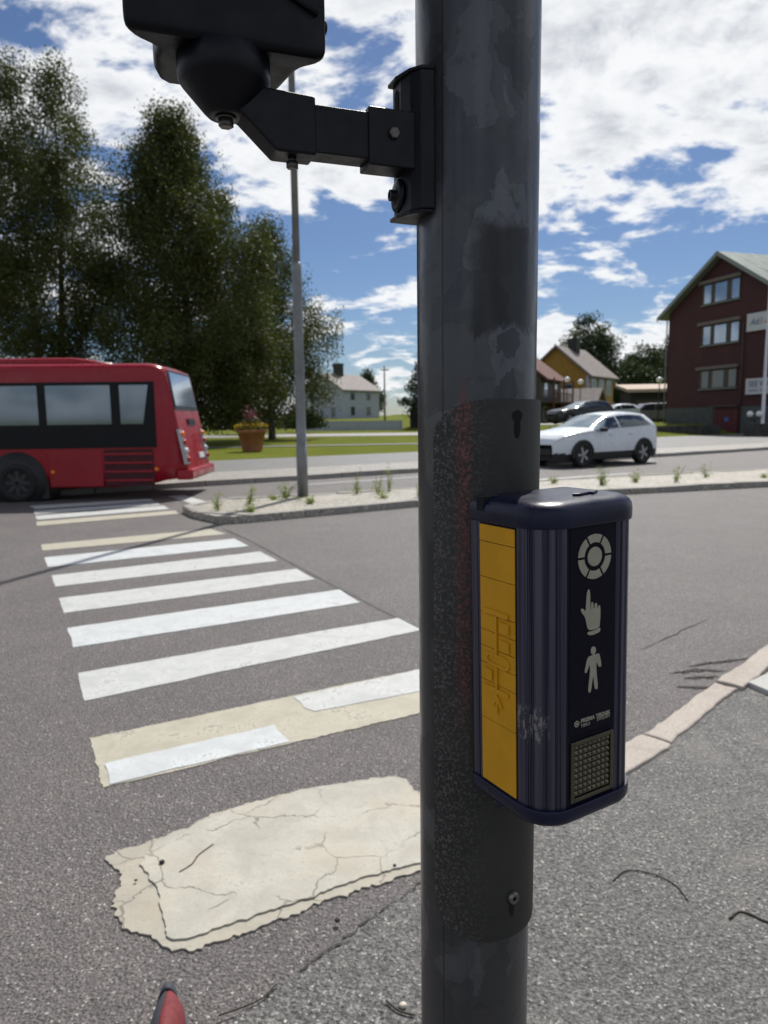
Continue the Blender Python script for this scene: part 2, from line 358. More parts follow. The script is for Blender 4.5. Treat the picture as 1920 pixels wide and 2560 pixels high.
for i, p in enumerate([((-1.8, 4.0), (.09, 5.08), (.25, 4.77), (-1.59, 3.58)), ((-2.27, 4.93), (-.39, 5.99), (-.2, 5.54), (-2.04, 4.48)), ((-2.73, 5.8), (-.87, 6.88), (-.64, 6.4), (-2.48, 5.33)),
                       ((-3.21, 6.7), (-1.39, 7.84), (-1.12, 7.29), (-2.96, 6.23)), ((-3.72, 7.64), (-1.87, 8.75), (-1.59, 8.2), (-3.44, 7.12)), ((-4.15, 8.48), (-2.37, 9.58), (-2.05, 9.12), (-3.94, 8.07)),
                       ((-5.2, 10.51), (-3.46, 11.67), (-3.28, 11.25), (-4.98, 10.08)), ((-5.55, 11.2), (-3.86, 12.38), (-3.62, 11.9), (-5.3, 10.75)), ((-5.89, 11.84), (-4.15, 12.95), (-3.96, 12.5), (-5.65, 11.41)),
                       ((-6.33, 12.6), (-4.48, 13.55), (-4.29, 13.15), (-6.01, 12.15)), ((-4.3, 14.04), (-4.05, 14.22), (-2.94, 12.45), (-3.2, 12.25))]):
    stripe(p, 'white2' if i in (1, 4) else 'cream' if i in (5, 6) else 'white', .004, .0035, 20+i, 'stop_line' if i == 10 else 'crossing_stripe')
for a, b, w in (((-1.2, 13.75), (1.6, 15.5), .16), ((3.4, 16.6), (6.4, 18.3), .16), ((-1.77, 16.2), (9, 23.6), .12)):
    a, b = Vector(a), Vector(b); n = (b-a).orthogonal().normalized()*w*.5
    stripe([a+n, b+n, b-n, a-n], 'white', .004, .004, 40, 'lane_line', step=.3)

# ------------------------------------------------------------------ refuge island
RF = [(-3.25, 11.37), (-2.9, 10.7), (-2.31, 10.01), (-2.0, 10.12), (.55, 11.77), (4.2, 13.15), (7.8, 14.34), (20, 18.4), (26, 20.2)]
RB = [(28, 24.2), (22, 22.5), (10.3, 18.1), (4.5, 15.8), (.7, 14.1), (-.9, 13.15), (-2.9, 12.4)]
refuge = struct(MB().prism(RF+RB, -.02, .105).obj('traffic_island', 'sand'))
along(RF[:9], [.115]*9, 1.0, .006, lambda A, B: kerb(refuge, -.16, 'granite_dk')(A, B))
along(RB+[RF[0]], [.115]*8, 1.0, .006, lambda A, B: kerb(refuge, -.16, 'granite_dk')(A, B))

# ------------------------------------------------------------------ far side: pavement, path, drive
def band(name, mat, d0, d1, z0, z1, s0=-60, s1=75, n=40, fn=None):
    m = MB(); vs = []
    for i in range(n+1):
        s_ = s0+(s1-s0)*i/n; dd0, dd1 = (d0, d1) if fn is None else fn(s_)
        a = fpt(s_, dd0); b = fpt(s_, dd1); vs += [(*a, z0), (*b, z1)]
    m.add(vs, [(2*i, 2*i+2, 2*i+3, 2*i+1) for i in range(n)]); return struct(m.obj(name, mat))
farp = band('far_pavement', 'farpave', .12, 2.7, .112, .118)
band('footpath', 'path', 2.7, 8.0, .120, .124, fn=lambda s_: (2.7, 8.0+4.8*float(ss(s_, 14, 26))))
along([fpt(-30, 0), fpt(50, 0)], [.12, .12], 1.2, .007, lambda A, B: kerb(farp, -.14, 'granite_dk')(A, B))
def strip(name, mat, pts, dz):
    m = MB(); n = len(pts)//2
    m.add([(p[0], p[1], float(gh(np.float64(p[0]), np.float64(p[1])))+dz) for p in pts], [(2*i, 2*i+1, 2*i+3, 2*i+2) for i in range(n-1)]); return struct(m.obj(name, mat))
pp = []
for k in range(21):
    x = -28+2*k; y = 33.9+.16*(x+28); pp += [(x, y), (x, y+1.5)]
strip('park_path', 'path', pp, .03)
pp = []
for k in range(31):
    x = -28+1.5*k; y = 60-.05*(x+5); pp += [(x, y), (x, y+13)]
strip('drive', 'farpave', pp, .035)

# ------------------------------------------------------------------ foliage
def leafmat(name, a, b, tr=.35):
    t = MT(name); n = t.noise(.9, 3, .6); n2 = t.voro(7, 'F1', None, 'Color'); sp = t.n.new('ShaderNodeSeparateColor'); t.l.new(n2, sp.inputs[0])
    col = t.mix(t.math('ADD', t.math('MULTIPLY', n, .6), t.math('MULTIPLY', sp.outputs[0], .4)), a, b)
    t.inp('Base Color', col); t.inp('Roughness', .55); t.inp('Specular IOR Level', .35)
    tl = t.n.new('ShaderNodeBsdfTranslucent'); t.l.new(t.mix(1, col, (1.2, 1.35, .6), 'MULTIPLY'), tl.inputs[0])
    ms = t.n.new('ShaderNodeMixShader'); ms.inputs[0].default_value = tr; t.l.new(t.b.outputs[0], ms.inputs[1]); t.l.new(tl.outputs[0], ms.inputs[2]); t.l.new(ms.outputs[0], t.out.inputs[0])
    return t.m
M['leaf_birch'] = leafmat('birch_leaves', (.030, .044, .010), (.085, .092, .022), .28)
M['leaf_dark'] = leafmat('dark_leaves', (.018, .032, .012), (.048, .066, .020), .2)
M['leaf_fir'] = leafmat('fir_needles', (.010, .022, .012), (.03, .05, .02), .1)
M['leaf_weed'] = leafmat('weed_leaves', (.14, .18, .04), (.30, .33, .10), .45)
def bark():
    t = MT('bark'); n = t.noise(3, 5, .6, .4, t.vec((2, 2, .6))); n2 = t.noise(9, 3, .6, 0, t.vec((1, 1, 4)))
    b = t.mix(t.ramp(n, .4, .6), (.035, .03, .026), (.17, .155, .14)); b = t.mix(t.ramp(n2, .58, .7), b, (.03, .026, .022)); t.inp('Base Color', b); t.inp('Roughness', .9); t.bump(n, .6, .05); return t.m
M['bark'] = bark()
def leaf_cloud(pos, size, rs, droop=.4, aspect=.55):
    n = len(pos); u = rs.normal(size=(n, 3)); u[:, 2] -= droop; u /= np.linalg.norm(u, axis=1)[:, None]
    w = rs.normal(size=(n, 3)); w -= u*(w*u).sum(1)[:, None]; w /= np.linalg.norm(w, axis=1)[:, None]
    s_ = size*rs.uniform(.6, 1.35, n)[:, None]; a = pos-u*s_*.5; b = pos+u*s_*.5; c = pos+w*s_*aspect*.5; d = pos-w*s_*aspect*.5
    v = np.stack([a, c, b, d], 1).reshape(-1, 3); return v
def quads_obj(name, v, mat, parent, kind=None):
    n = len(v)//4; me = bpy.data.meshes.new(name); me.vertices.add(4*n); me.vertices.foreach_set('co', v.astype(np.float32).ravel())
    me.loops.add(4*n); me.loops.foreach_set('vertex_index', np.arange(4*n, dtype=np.int32)); me.polygons.add(n)
    me.polygons.foreach_set('loop_start', np.arange(0, 4*n, 4, dtype=np.int32)); me.polygons.foreach_set('loop_total', np.full(n, 4, dtype=np.int32)); me.update(calc_edges=True)
    o = bpy.data.objects.new(name, me); C.objects.link(o); me.materials.append(M[mat]); o.parent = parent
    if kind: o['kind'] = kind
    return o
def tree(name, label, x, y, h, prof, rad, nclump, nleaf, seed, mat='leaf_birch', lsz=.2, group=None, trunk_r=.25, lean=0., droop=1.1, cl=(.55, .9), stems=1, z=None):
    """prof: list of (height fraction, radius fraction) for the crown's outline"""
    rs = np.random.RandomState(seed); z0 = float(gh(np.float64(x), np.float64(y)))-.05 if z is None else z
    t = thing(name, label, 'tree', (x, y, z0), 0, group)
    pf = np.array(prof); lo, hi = pf[0, 0], pf[-1, 0]
    tops = []
    tm = MB()
    for k in range(stems):
        ox = 0 if stems == 1 else (k-(stems-1)/2)*rad*.5; hh = h*(.97 if k == 0 else .85)
        path = [(ox*min(1, .35+q*.8)+lean*q*q+rs.normal(0, .05)*(q > 0)*(q < 1)*trunk_r*4, rs.normal(0, .04)*trunk_r*5*(q > 0), hh*q) for q in np.linspace(0, 1, 11)]
        tm.tube(path, [trunk_r*(1.25 if q == 0 else 1)*(1-.93*q)+.01 for q in np.linspace(0, 1, 11)], 9); tops.append((path, hh))
    tm.obj('trunk', 'bark', t)
    # clumps
    cs = []; bm = MB()
    while len(cs) < nclump:
        hf = rs.uniform(lo, hi); r = np.interp(hf, pf[:, 0], pf[:, 1])*rad
        if rs.rand() > (r/rad+.15)/1.15: continue
        ang = rs.uniform(0, 2*math.pi); rr = r*math.sqrt(rs.uniform(.04, 1))*rs.uniform(.85, 1.12)
        lump = 1+.22*math.sin(3*ang+seed+hf*9)*math.sin(hf*17+seed)
        path, hh = tops[rs.randint(stems)]; q = min(1, hf*h/hh); ax = np.interp(q, np.linspace(0, 1, 11), [p[0] for p in path]); ay = np.interp(q, np.linspace(0, 1, 11), [p[1] for p in path])
        c = np.array([ax+rr*lump*math.cos(ang), ay+rr*lump*math.sin(ang), hf*h]); cs.append(c)
        if rs.rand() < .30 and rr > .25*rad:
            q2 = max(.08, hf-.10-.12*rr/rad); zz = q2*h; a0 = np.array([np.interp(min(1, zz/hh), np.linspace(0, 1, 11), [p[i] for p in path]) for i in (0, 1)])
            p0 = np.array([a0[0], a0[1], zz]); pm = (p0+c)/2+np.array([0, 0, .12*rr]); br = trunk_r*.22*(1-.7*hf)
            bm.tube([p0, pm, c], [br, br*.6, br*.15], 5)
    if bm.v: bm.obj('branches', 'bark', t)
    cs = np.array(cs); per = rs.poisson(nleaf/nclump*rs.lognormal(0, .35, nclump))
    idx = np.repeat(np.arange(nclump), per); sr = rs.uniform(cl[0], cl[1], nclump)[idx]
    off = np.clip(rs.normal(size=(len(idx), 3)), -1.7, 1.7)*np.stack([sr*.55, sr*.55, sr*.5*droop], 1); off[:, 2] -= .25*sr*droop*np.abs(rs.normal(size=len(idx)))
    pos = cs[idx]+off; pos = pos[pos[:, 2] > .6]
    quads_obj('crown', leaf_cloud(pos, lsz, rs, .8), mat, t, 'stuff')
    return t
G1 = 'birches on the lawn'
tree('birch_tree', 'tall slender birch with open crown behind the roof of the red bus', -19.2, 42.0, 20.9, [(.16, .2), (.3, .6), (.5, .95), (.68, .85), (.82, .6), (.93, .33), (1., .06)], 4.7, 300, 112000, 11, lsz=.15, trunk_r=.26, stems=2, cl=(.6, 1.05), droop=1.6)
tree('birch_tree', 'birch rising behind the bus at the edge of the lawn, thin pale crown', -26.5, 46.0, 18.0, [(.2, .3), (.35, .7), (.5, .95), (.7, .8), (.9, .3), (1., .06)], 4.0, 140, 34000, 12, lsz=.15, trunk_r=.22, cl=(.6, 1.05), droop=1.6)
tree('birch_tree', 'broad dense birch standing between the bus and the lamp post', -11.2, 42.5, 18.7, [(.10, .55), (.2, .85), (.35, 1.), (.5, .95), (.63, .75), (.76, .52), (.88, .30), (1., .05)], 5.5, 420, 190000, 13, lsz=.155, trunk_r=.3, lean=-.8, cl=(.65, 1.15), droop=1.3)
tree('birch_tree', 'smaller weeping birch with pale trunk behind the large flower pot', -8.4, 54.0, 15.4, [(.14, .6), (.25, .9), (.4, 1.), (.6, .85), (.8, .5), (1., .06)], 4.9, 260, 74000, 14, lsz=.165, trunk_r=.24, cl=(.6, 1.1), droop=1.7)
tree('pine_tree', 'dark spreading pine beside the grey shed and white fence', 7.0, 92.0, 10.8, [(.1, .7), (.3, .95), (.55, .85), (.75, .6), (.9, .4), (1., .08)], 4.1, 130, 22000, 15, 'leaf_fir', lsz=.3, trunk_r=.25, cl=(.7, 1.3), droop=.7)
tree('broadleaf_tree', 'tall rounded tree rising behind the yellow house', 38.6, 135.0, 18.5, [(.1, .6), (.3, .95), (.55, 1.), (.75, .8), (.92, .4), (1., .1)], 6.3, 200, 26000, 16, 'leaf_dark', lsz=.42, trunk_r=.35, cl=(1., 1.8), droop=.8, z=1.5)
tree('broadleaf_tree', 'low dark tree above the long garage roof', 49.0, 135.0, 12.8, [(.05, .8), (.3, 1.), (.6, .9), (.85, .55), (1., .1)], 6.0, 170, 22000, 17, 'leaf_dark', lsz=.42, trunk_r=.3, cl=(1., 1.8), droop=.8, z=1.5)
tree('broadleaf_tree', 'dark tree half hidden by the corner of the red brick building', 57.0, 140.0, 15.2, [(.05, .8), (.3, 1.), (.6, .9), (.85, .55), (1., .1)], 6.5, 190, 24000, 18, 'leaf_dark', lsz=.42, trunk_r=.3, cl=(1., 1.8), droop=.8, z=1.5)
tree('broadleaf_tree', 'dense mass of foliage between the yellow house and the garage', 43.5, 126.0, 9.4, [(.03, .9), (.3, 1.), (.6, .9), (.85, .6), (1., .2)], 5.5, 150, 20000, 19, 'leaf_dark', lsz=.42, trunk_r=.25, cl=(1., 1.7), droop=.8, z=1.3)
tree('broadleaf_tree', 'small tree peeping over the roof of the white house', -3.4, 175.0, 11.0, [(.2, .8), (.5, 1.), (.8, .6), (1., .1)], 4.0, 60, 7000, 21, 'leaf_dark', lsz=.45, trunk_r=.2, cl=(.9, 1.5), z=2)
for k, (x, y, h, r_) in enumerate(((-14, 72, 4.2, 3.4), (-21, 70, 4.2, 4.), (-29, 68, 3.6, 4.2), (-36, 64, 4.2, 4.6), (-9.0, 80, 2.6, 2.2))):
    tree('shrub', ['rounded hedge shrub beneath the weeping birch', 'leafy shrub behind the rear of the red bus', 'broad shrub behind the birches', 'large shrub at the end of the hedge behind the bus', 'low bush at the end of the white fence'][k], x, y, h, [(.02, .9), (.4, 1.), (.75, .8), (1., .3)], r_, 60, 9000, 30+k, 'leaf_dark', lsz=.3, trunk_r=.08, cl=(.6, 1.2), group='shrubs behind the lawn')

# ------------------------------------------------------------------ weeds on the refuge
def weed(x, y, h, n, seed, label, z=.103, spread=.10):
    rs = np.random.RandomState(seed); t = thing('weed', label, 'weed', (x, y, z), rs.uniform(0, 6), 'weeds growing on the traffic island')
    st = MB(); P = []; n = n*2
    for k in range(n):
        a = rs.uniform(0, 6.28); b = spread*rs.uniform(.2, 1.9)*(.5+rs.rand()); hh = h*rs.uniform(.15, 1.25)
        path = [(rs.normal(0, .02), rs.normal(0, .02), 0), (b*.35*math.cos(a), b*.35*math.sin(a), hh*.5), (b*math.cos(a)+rs.normal(0, .02), b*math.sin(a), hh)]; st.tube(path, [.003, .0025, .001], 4)
        for q in rs.uniform(-.7, 1, 7): p_ = np.array(path[1])*(1-abs(q))+np.array(path[2 if q > 0 else 0])*abs(q); P.append(p_+rs.normal(0, .008, 3))
    st.obj('stem', 'leaf_weed', t); quads_obj('leaves', leaf_cloud(np.repeat(np.array(P), 2, 0)+rs.normal(0, .024, (len(P)*2, 3)), .055, rs, -.7, .22), 'leaf_weed', t, 'stuff')
for k, (x, y, h, n, lb) in enumerate([(-2.55, 10.75, .30, 5, 'tall weed at the rounded nose of the traffic island'), (-2.2, 11.6, .28, 5, 'weed behind the nose of the traffic island'), (-1.72, 12.4, .27, 9, 'bushy weed at the foot of the lamp post'),
    (-.5, 13.0, .42, 6, 'tall thin weed in the paving right beside the lamp post'), (-.1, 13.1, .34, 6, 'feathery weed in the paving near the lamp post'), (.1, 13.4, .44, 4, 'spindly tall weed near the island back kerb'),
    (.62, 12.3, .26, 6, 'low green weed by the island front kerb'), (1.2, 13.3, .4, 6, 'weed beside the signal pole silhouette on the island'), (2.75, 13.1, .33, 7, 'upright weed in front of the white car front wheel'),
    (4.35, 14.1, .34, 11, 'bushy bright weed in front of the white car'), (5.2, 14.6, .2, 8, 'small round weed on the island behind the button box'), (6.0, 14.5, .3, 5, 'upright pale weed on the island paving'), (7.1, 15.6, .26, 5, 'weed near the island back kerb beyond the white car'),
    (-1.2, 11.5, .10, 6, 'flat weed along the island front kerb'), (3.5, 14.6, .14, 5, 'tiny weed on the island behind the bushy one'), (8.2, 15.3, .12, 4, 'tiny weed at the far end of the island paving'), (-1.9, 12.2, .07, 6, 'moss like tuft left of the lamp post foot'), (-2.0, 10.55, .08, 6, 'flat weed tuft near the island nose'), (.0, 12.2, .12, 5, 'short weed in the paving in front of the lamp post')]):
    weed(x, y, h, n, 50+k, lb)

# ------------------------------------------------------------------ lamp post on the island
M['galv_far'] = simple('galvanised_post', (.20, .21, .215), .5, .5, .15, 3)
lp = thing('lamp_post', 'tall grey stepped steel lamp post standing on the traffic island', 'lamp post', (-1.45, 12.66, .10))
MB().lathe([(.098, 0), (.096, .9), (.088, .905), (.086, 1.5), (.084, 3.5), (.083, 4.0), (.062, 4.06)], 24).obj('lower_pole', 'galv_far', lp)
MB().lathe([(.062, 4.0), (.045, 14.2)], 20).obj('upper_pole', 'galv_far', lp)
MB().box((-.06, -.005, .55), (.06, .005, .95), Matrix.Translation((0, -.092, 0))).obj('service_hatch', 'galv_far', lp, .006)
MB().tube([(0, 0, 14.1), (.1, .1, 14.35), (.7, 1.0, 14.5)], .04, 10).obj('arm', 'galv_far', lp)
MB().prism([(.6, .75), (.95, .95), (1.25, 1.75), (.9, 1.9)], 14.42, 14.54).obj('lamp_head', 'galv_far', lp, .03)

# ------------------------------------------------------------------ flower pot
M['terracotta'] = simple('terracotta', (.30, .125, .06), .8, 0, .2, 2)
M['soil'] = simple('potting_soil', (.03, .022, .016), .95)
M['flower_y'] = leafmat('yellow_flowers', (.35, .22, .01), (.55, .33, .02), .3); M['flower_r'] = leafmat('purple_flowers', (.12, .03, .06), (.3, .10, .22), .3)
fpot = thing('flower_pot', 'huge terracotta pot of yellow and purple flowers on the lawn', 'flower pot', (-5.94, 32.3, float(gh(np.float64(-5.94), np.float64(32.3)))-.01))
MB().lathe([(.42, 0), (.44, .05), (.62, .86), (.70, .87), (.71, 1.0), (.65, 1.02), (.60, .95)], 32).obj('pot', 'terracotta', fpot)
MB().lathe([(.01, .94), (.605, .94), (.605, .951), (.01, .99)], 24).obj('soil', 'soil', fpot)
rs = np.random.RandomState(3)
def blob(n, r, z0, z1): a = rs.uniform(0, 6.28, n); q = np.sqrt(rs.rand(n))*r; return np.stack([q*np.cos(a), q*np.sin(a), rs.uniform(z0, z1, n)], 1)
quads_obj('foliage', leaf_cloud(np.concatenate([blob(2200, .72, .96, 1.15), blob(900, .42, 1.0, 1.45)]), .09, rs), 'leaf_birch', fpot, 'stuff')
yb_ = blob(520, .76, 1.0, 1.22); yb_[:, 2] += .25*(1-(yb_[:, 0]**2+yb_[:, 1]**2)/.58)*rs.rand(520)
quads_obj('yellow_blossom', leaf_cloud(yb_, .07, rs, 0, .9), 'flower_y', fpot, 'stuff')
quads_obj('purple_blossom', leaf_cloud(np.stack([rs.normal(0, .17, 200), rs.normal(0, .17, 200), 1.62+rs.normal(0, .2, 200)], 1), .075, rs, 0, .9), 'flower_r', fpot, 'stuff')

# ------------------------------------------------------------------ buildings
def brick():
    t = MT('dark_red_brick'); n = t.n.new('ShaderNodeTexBrick'); n.inputs['Scale'].default_value = 4.2; n.inputs['Color1'].default_value = (.075, .022, .025, 1); n.inputs['Color2'].default_value = (.058, .017, .020, 1); n.inputs['Mortar'].default_value = (.045, .022, .022, 1)
    n.inputs['Mortar Size'].default_value = .012; n.inputs['Row Height'].default_value = .3
    t.l.new(t.vec((1, 1, 1), (0, 0, 0), 'Object', (R(90), 0, 0)), n.inputs['Vector'])
    t.inp('Base Color', t.mix(t.ramp(t.noise(.5, 4), .3, .7, 0, .35), n.outputs[0], (.035, .013, .014))); t.inp('Roughness', .85); return t.m
M['brick'] = brick()
M['plinth'] = simple('grey_render', (.075, .085, .085), .9, 0, .15, 1.5); M['roof_metal'] = simple('grey_roof_sheet', (.23, .26, .235), .5, .3, .1, .7)
M['fascia'] = simple('grey_fascia', (.20, .23, .21), .6); M['soffit'] = simple('dark_soffit', (.03, .04, .03), .8)
M['frame_dk'] = simple('dark_window_frame', (.055, .045, .035), .6); M['door_red'] = simple('red_door', (.085, .007, .012), .6)
def glassm(name, base, metal=.55, rough=.06):
    t = MT(name); t.inp('Base Color', t.mix(t.ramp(t.noise(.8, 3), .3, .7), tuple(c*.8 for c in base), base)); t.inp('Metallic', metal); t.inp('Roughness', rough); t.inp('Specular IOR Level', .8); return t.m
M['glass'] = glassm('window_glass', (.34, .42, .52)); M['glass_dk'] = glassm('dark_window_glass', (.05, .07, .075), .3); M['glass_bus'] = glassm('bus_glass', (.17, .21, .26), .7)
M['glass_ws'] = glassm('windscreen_glass', (.30, .37, .40), .5, .16)
M['sign'] = simple('sign_white', (.52, .53, .56), .5, 0, .05, 2); M['sign_txt'] = simple('sign_blue_lettering', (.07, .085, .20), .6, 0, 0); M['sign_red'] = simple('sign_red_lettering', (.45, .05, .06), .6, 0, 0)
M['hood'] = simple('window_awning_box', (.15, .125, .11), .8)
bz = .0
rb = thing('brick_building', 'three storey dark red brick building with grey gable roof', 'building', (23.7, 60, bz), math.atan2(-.951, .31))
W_, DP = 11.3, 26.
def gable(w, d, ez, pz, z0=0.): # prism along local y
    v = [(0, 0, z0), (w, 0, z0), (w, 0, ez), (w/2, 0, pz), (0, 0, ez)]; v += [(a, d, c) for a, b, c in v]
    return MB().add(v, [(0, 1, 2, 3, 4), (9, 8, 7, 6, 5), (0, 5, 6, 1), (1, 6, 7, 2), (2, 7, 8, 3), (3, 8, 9, 4), (4, 9, 5, 0)])
gable(W_, DP, 9.75, 13.25, 2.1).obj('wall', 'brick', rb)
MB().box((-.03, -.03, -.6), (W_+.03, DP+.03, 2.1)).obj('plinth', 'plinth', rb)
def roofslab(parent, w, d, ez, pz, over, th, mat, sides=(0, 1), oy=.6):
    for s_ in sides:
        x0, x1 = (-over, w/2) if s_ == 0 else (w+over, w/2); z0 = ez-over*(pz-ez)/(w/2)
        v = [(x0, -oy, z0), (x1, -oy, pz), (x1, d+oy, pz), (x0, d+oy, z0)]; v += [(a, b, c+th) for a, b, c in v]
        o = MB().add(v, [(0, 1, 2, 3), (7, 6, 5, 4), (0, 4, 5, 1), (1, 5, 6, 2), (2, 6, 7, 3), (3, 7, 4, 0)])
        if s_: o.f = [tuple(reversed(f)) for f in o.f]
        ro = o.obj('roof', mat, parent)
        if parent is rb:
            u = Vector((x1-x0, 0, pz-z0)); ln = u.length; u.normalize(); nn = Vector((-u.z, 0, u.x)) if s_ == 0 else Vector((u.z, 0, -u.x))
            for k in range(1, 18):
                yy = -oy+(d+2*oy)*k/18
                a = Vector((x0, yy, z0+th)); b_ = Vector((x1, yy, pz+th)); MB().tube([a, b_], .035, 4).obj('seam', mat, ro)
        MB().add([(x0, -oy-.06, z0-.12), (x1, -oy-.06, pz-.12), (x1, -oy-.06, pz+th+.03), (x0, -oy-.06, z0+th+.03), (x0, -oy-.005, z0-.12), (x1, -oy-.005, pz-.12), (x1, -oy-.005, pz+th+.03), (x0, -oy-.005, z0+th+.03)],
                 [(0, 1, 2, 3), (7, 6, 5, 4), (0, 4, 5, 1), (1, 5, 6, 2), (2, 6, 7, 3), (3, 7, 4, 0)]).obj('verge_board', 'fascia' if parent is rb else mat, ro)
roofslab(rb, W_, DP, 9.8, 13.32, .75, .18, 'roof_metal')
def window3(parent, s0, s1, z0, z1, gl, hood=True):
    w = MB().box((s0, -.06, z0), (s1, -.003, z1)).obj('window', 'frame_dk', parent)
    wd = s1-s0; cuts = [(s0+.06*wd, s0+.245*wd), (s0+.36*wd, s0+.665*wd), (s0+.80*wd, s0+.985*wd)]
    for a, b in cuts: MB().box((a, -.075, z0+.08), (b, -.062, z1-.08)).obj('pane', gl, w)
    MB().box((s0-.06, -.16, z0-.07), (s1+.06, -.002, z0-.004)).obj('sill', 'fascia', w)
    if hood: MB().box((s0-.35, -.22, z1+.06), (s1+.12, -.004, z1+.30)).obj('awning_box', 'hood', w)
window3(rb, 3.72, 7.42, 9.88, 11.38, 'glass'); window3(rb, 3.8, 7.55, 6.8, 8.28, 'glass'); window3(rb, 3.8, 7.5, 3.5, 4.9, 'glass_dk')
dr = MB().box((5.35, -.07, -.1), (7.85, -.033, 2.06)).obj('door', 'door_red', rb)
for k in range(5): MB().box((5.42+.48*k, -.085, -.05), (5.84+.48*k, -.072, 1.95)).obj('board', 'door_red', dr)
MB().box((5.25, -.35, 2.1), (7.95, -.004, 2.22)).obj('door_canopy', 'frame_dk', rb)
M['blue'] = simple('blue_enamel', (.03, .11, .35), .5); MB().box((6.55, -.095, 1.0), (6.95, -.087, 1.32)).obj('door_plate', 'blue', dr)
MB().tube([(7.98, -.10, 0), (7.98, -.10, 8.0)], .045, 8).obj('drainpipe', 'frame_dk', rb)
MB().tube([(-.12, -.1, 0), (-.12, -.1, 9.3)], .05, 8).obj('drainpipe', 'fascia', rb)
RBM = Matrix.Translation((23.7, 60, bz)) @ Matrix.Rotation(math.atan2(-.951, .31), 4, 'Z')
def wall_sign(label, s0, s1, z0, z1, lines):
    t = thing('sign_board', label, 'sign', RBM @ Vector((s0, -.14, z0)), math.atan2(-.951, .31), 'sign boards on the brick building')
    MB().box((0, -.03, 0), (s1-s0, .03, z1-z0)).obj('panel', 'sign', t, .01)
    for k in (.2, .8): MB().box(((s1-s0)*k-.03, .03, .1), ((s1-s0)*k+.03, .137, z1-z0-.1)).obj('bracket', 'frame_dk', t)
    for txt, x, z, size, mt, sh in lines:
        me = text_mesh(txt, size, .012*size, sh); o = bpy.data.objects.new('lettering', me); C.objects.link(o); me.materials.append(M[mt]); o.parent = t; o.location = (x, -.036, z); o.rotation_euler = (R(90), 0, 0)
wall_sign('upper white sign with slanted script lettering on the brick wall', 8.3, 12.6, 7.36, 8.6, [('Ad.l', .3, .42, .62, 'sign_txt', .3), ('-ro', 1.45, .42, .5, 'sign_red', .2)])
wall_sign('lower white sign with two lines of blue lettering on the brick wall', 8.48, 12.6, 2.92, 4.04, [('SEE WAR', .28, .55, .56, 'sign_txt', 0), ('service  .com', .28, .2, .3, 'sign_txt', 0)])
M['white_pole'] = simple('white_flagpole', (.62, .62, .64), .4, 0, .05)
fp = thing('flagpole', 'white tapering flagpole in front of the brick building', 'flagpole', (24.9, 46.9, .2))
MB().lathe([(.15, 0), (.15, .35), (.11, .37), (.10, 4), (.045, 13.9)], 20).obj('mast', 'white_pole', fp); MB().sphere((0, 0, 13.98), .1).obj('finial', 'white_pole', fp)
# low walls by the brick building
M['dark_stone'] = simple('dark_stone_wall', (.05, .048, .045), .9, 0, .4, 3, bump=.5, bscale=8)
def lowwall(label, a, b, w, z0, z1):
    a, b = Vector(a), Vector(b); d = b-a; t = thing('retaining_wall', label, 'wall', (*a, 0), math.atan2(d.y, d.x)); l = d.length
    z = z0; row = 0
    while z < z1-.02:
        zt = min(z1, z+.24); x = -(.35 if row % 2 else 0)
        while x < l: MB().box((max(0, x)+.008, -w/2+rnd.uniform(-.015, .015), z), (min(l, x+.7)-.008, w/2, zt-.01)).obj('block', 'dark_stone', t); x += .7
        z = zt; row += 1
lowwall('dark stone retaining wall below the sunny grass bank', (18.4, 49.6), (24.0, 51.0), .4, 0., .80)
lowwall('dark low wall under the flagpole beside the red door', (22.9, 45.0), (30.5, 46.6), .5, 0., .92)
# globe lamps
M['globe'] = simple('opal_globe', (.78, .78, .76), .25, 0, 0, spec=.7); M['black_metal'] = simple('black_metal', (.02, .02, .022), .5, .3)
def globe(label, x, y, z, n=1, z0=0., r=.27):
    t = thing('globe_lamp', label, 'lamp', (x, y, z0), 0, 'white globe lamps')
    MB().tube([(0, 0, 0), (0, 0, z-z0-(r if n == 1 else .35))], .045, 8).obj('pole', 'black_metal', t)
    for k in range(n):
        ox = 0 if n == 1 else (-.3 if k == 0 else .3)
        if n > 1: MB().tube([(0, 0, z-z0-.45), (ox, 0, z-z0-r+.02)], .03, 6).obj('arm', 'black_metal', t)
        MB().sphere((ox, 0, z-z0), r).obj('globe', 'globe', t)
globe('single white globe lamp in front of the balcony house', 17.95, 70, 5.1); globe('white globe lamp in front of the yellow house corner', 19.25, 70, 4.85); globe('white globe lamp above the garage roof edge', 25.0, 65, 4.7)
globe('lamp with two white globes beside the red door', 24.35, 46.9, 1.52, 2, 0., .2)

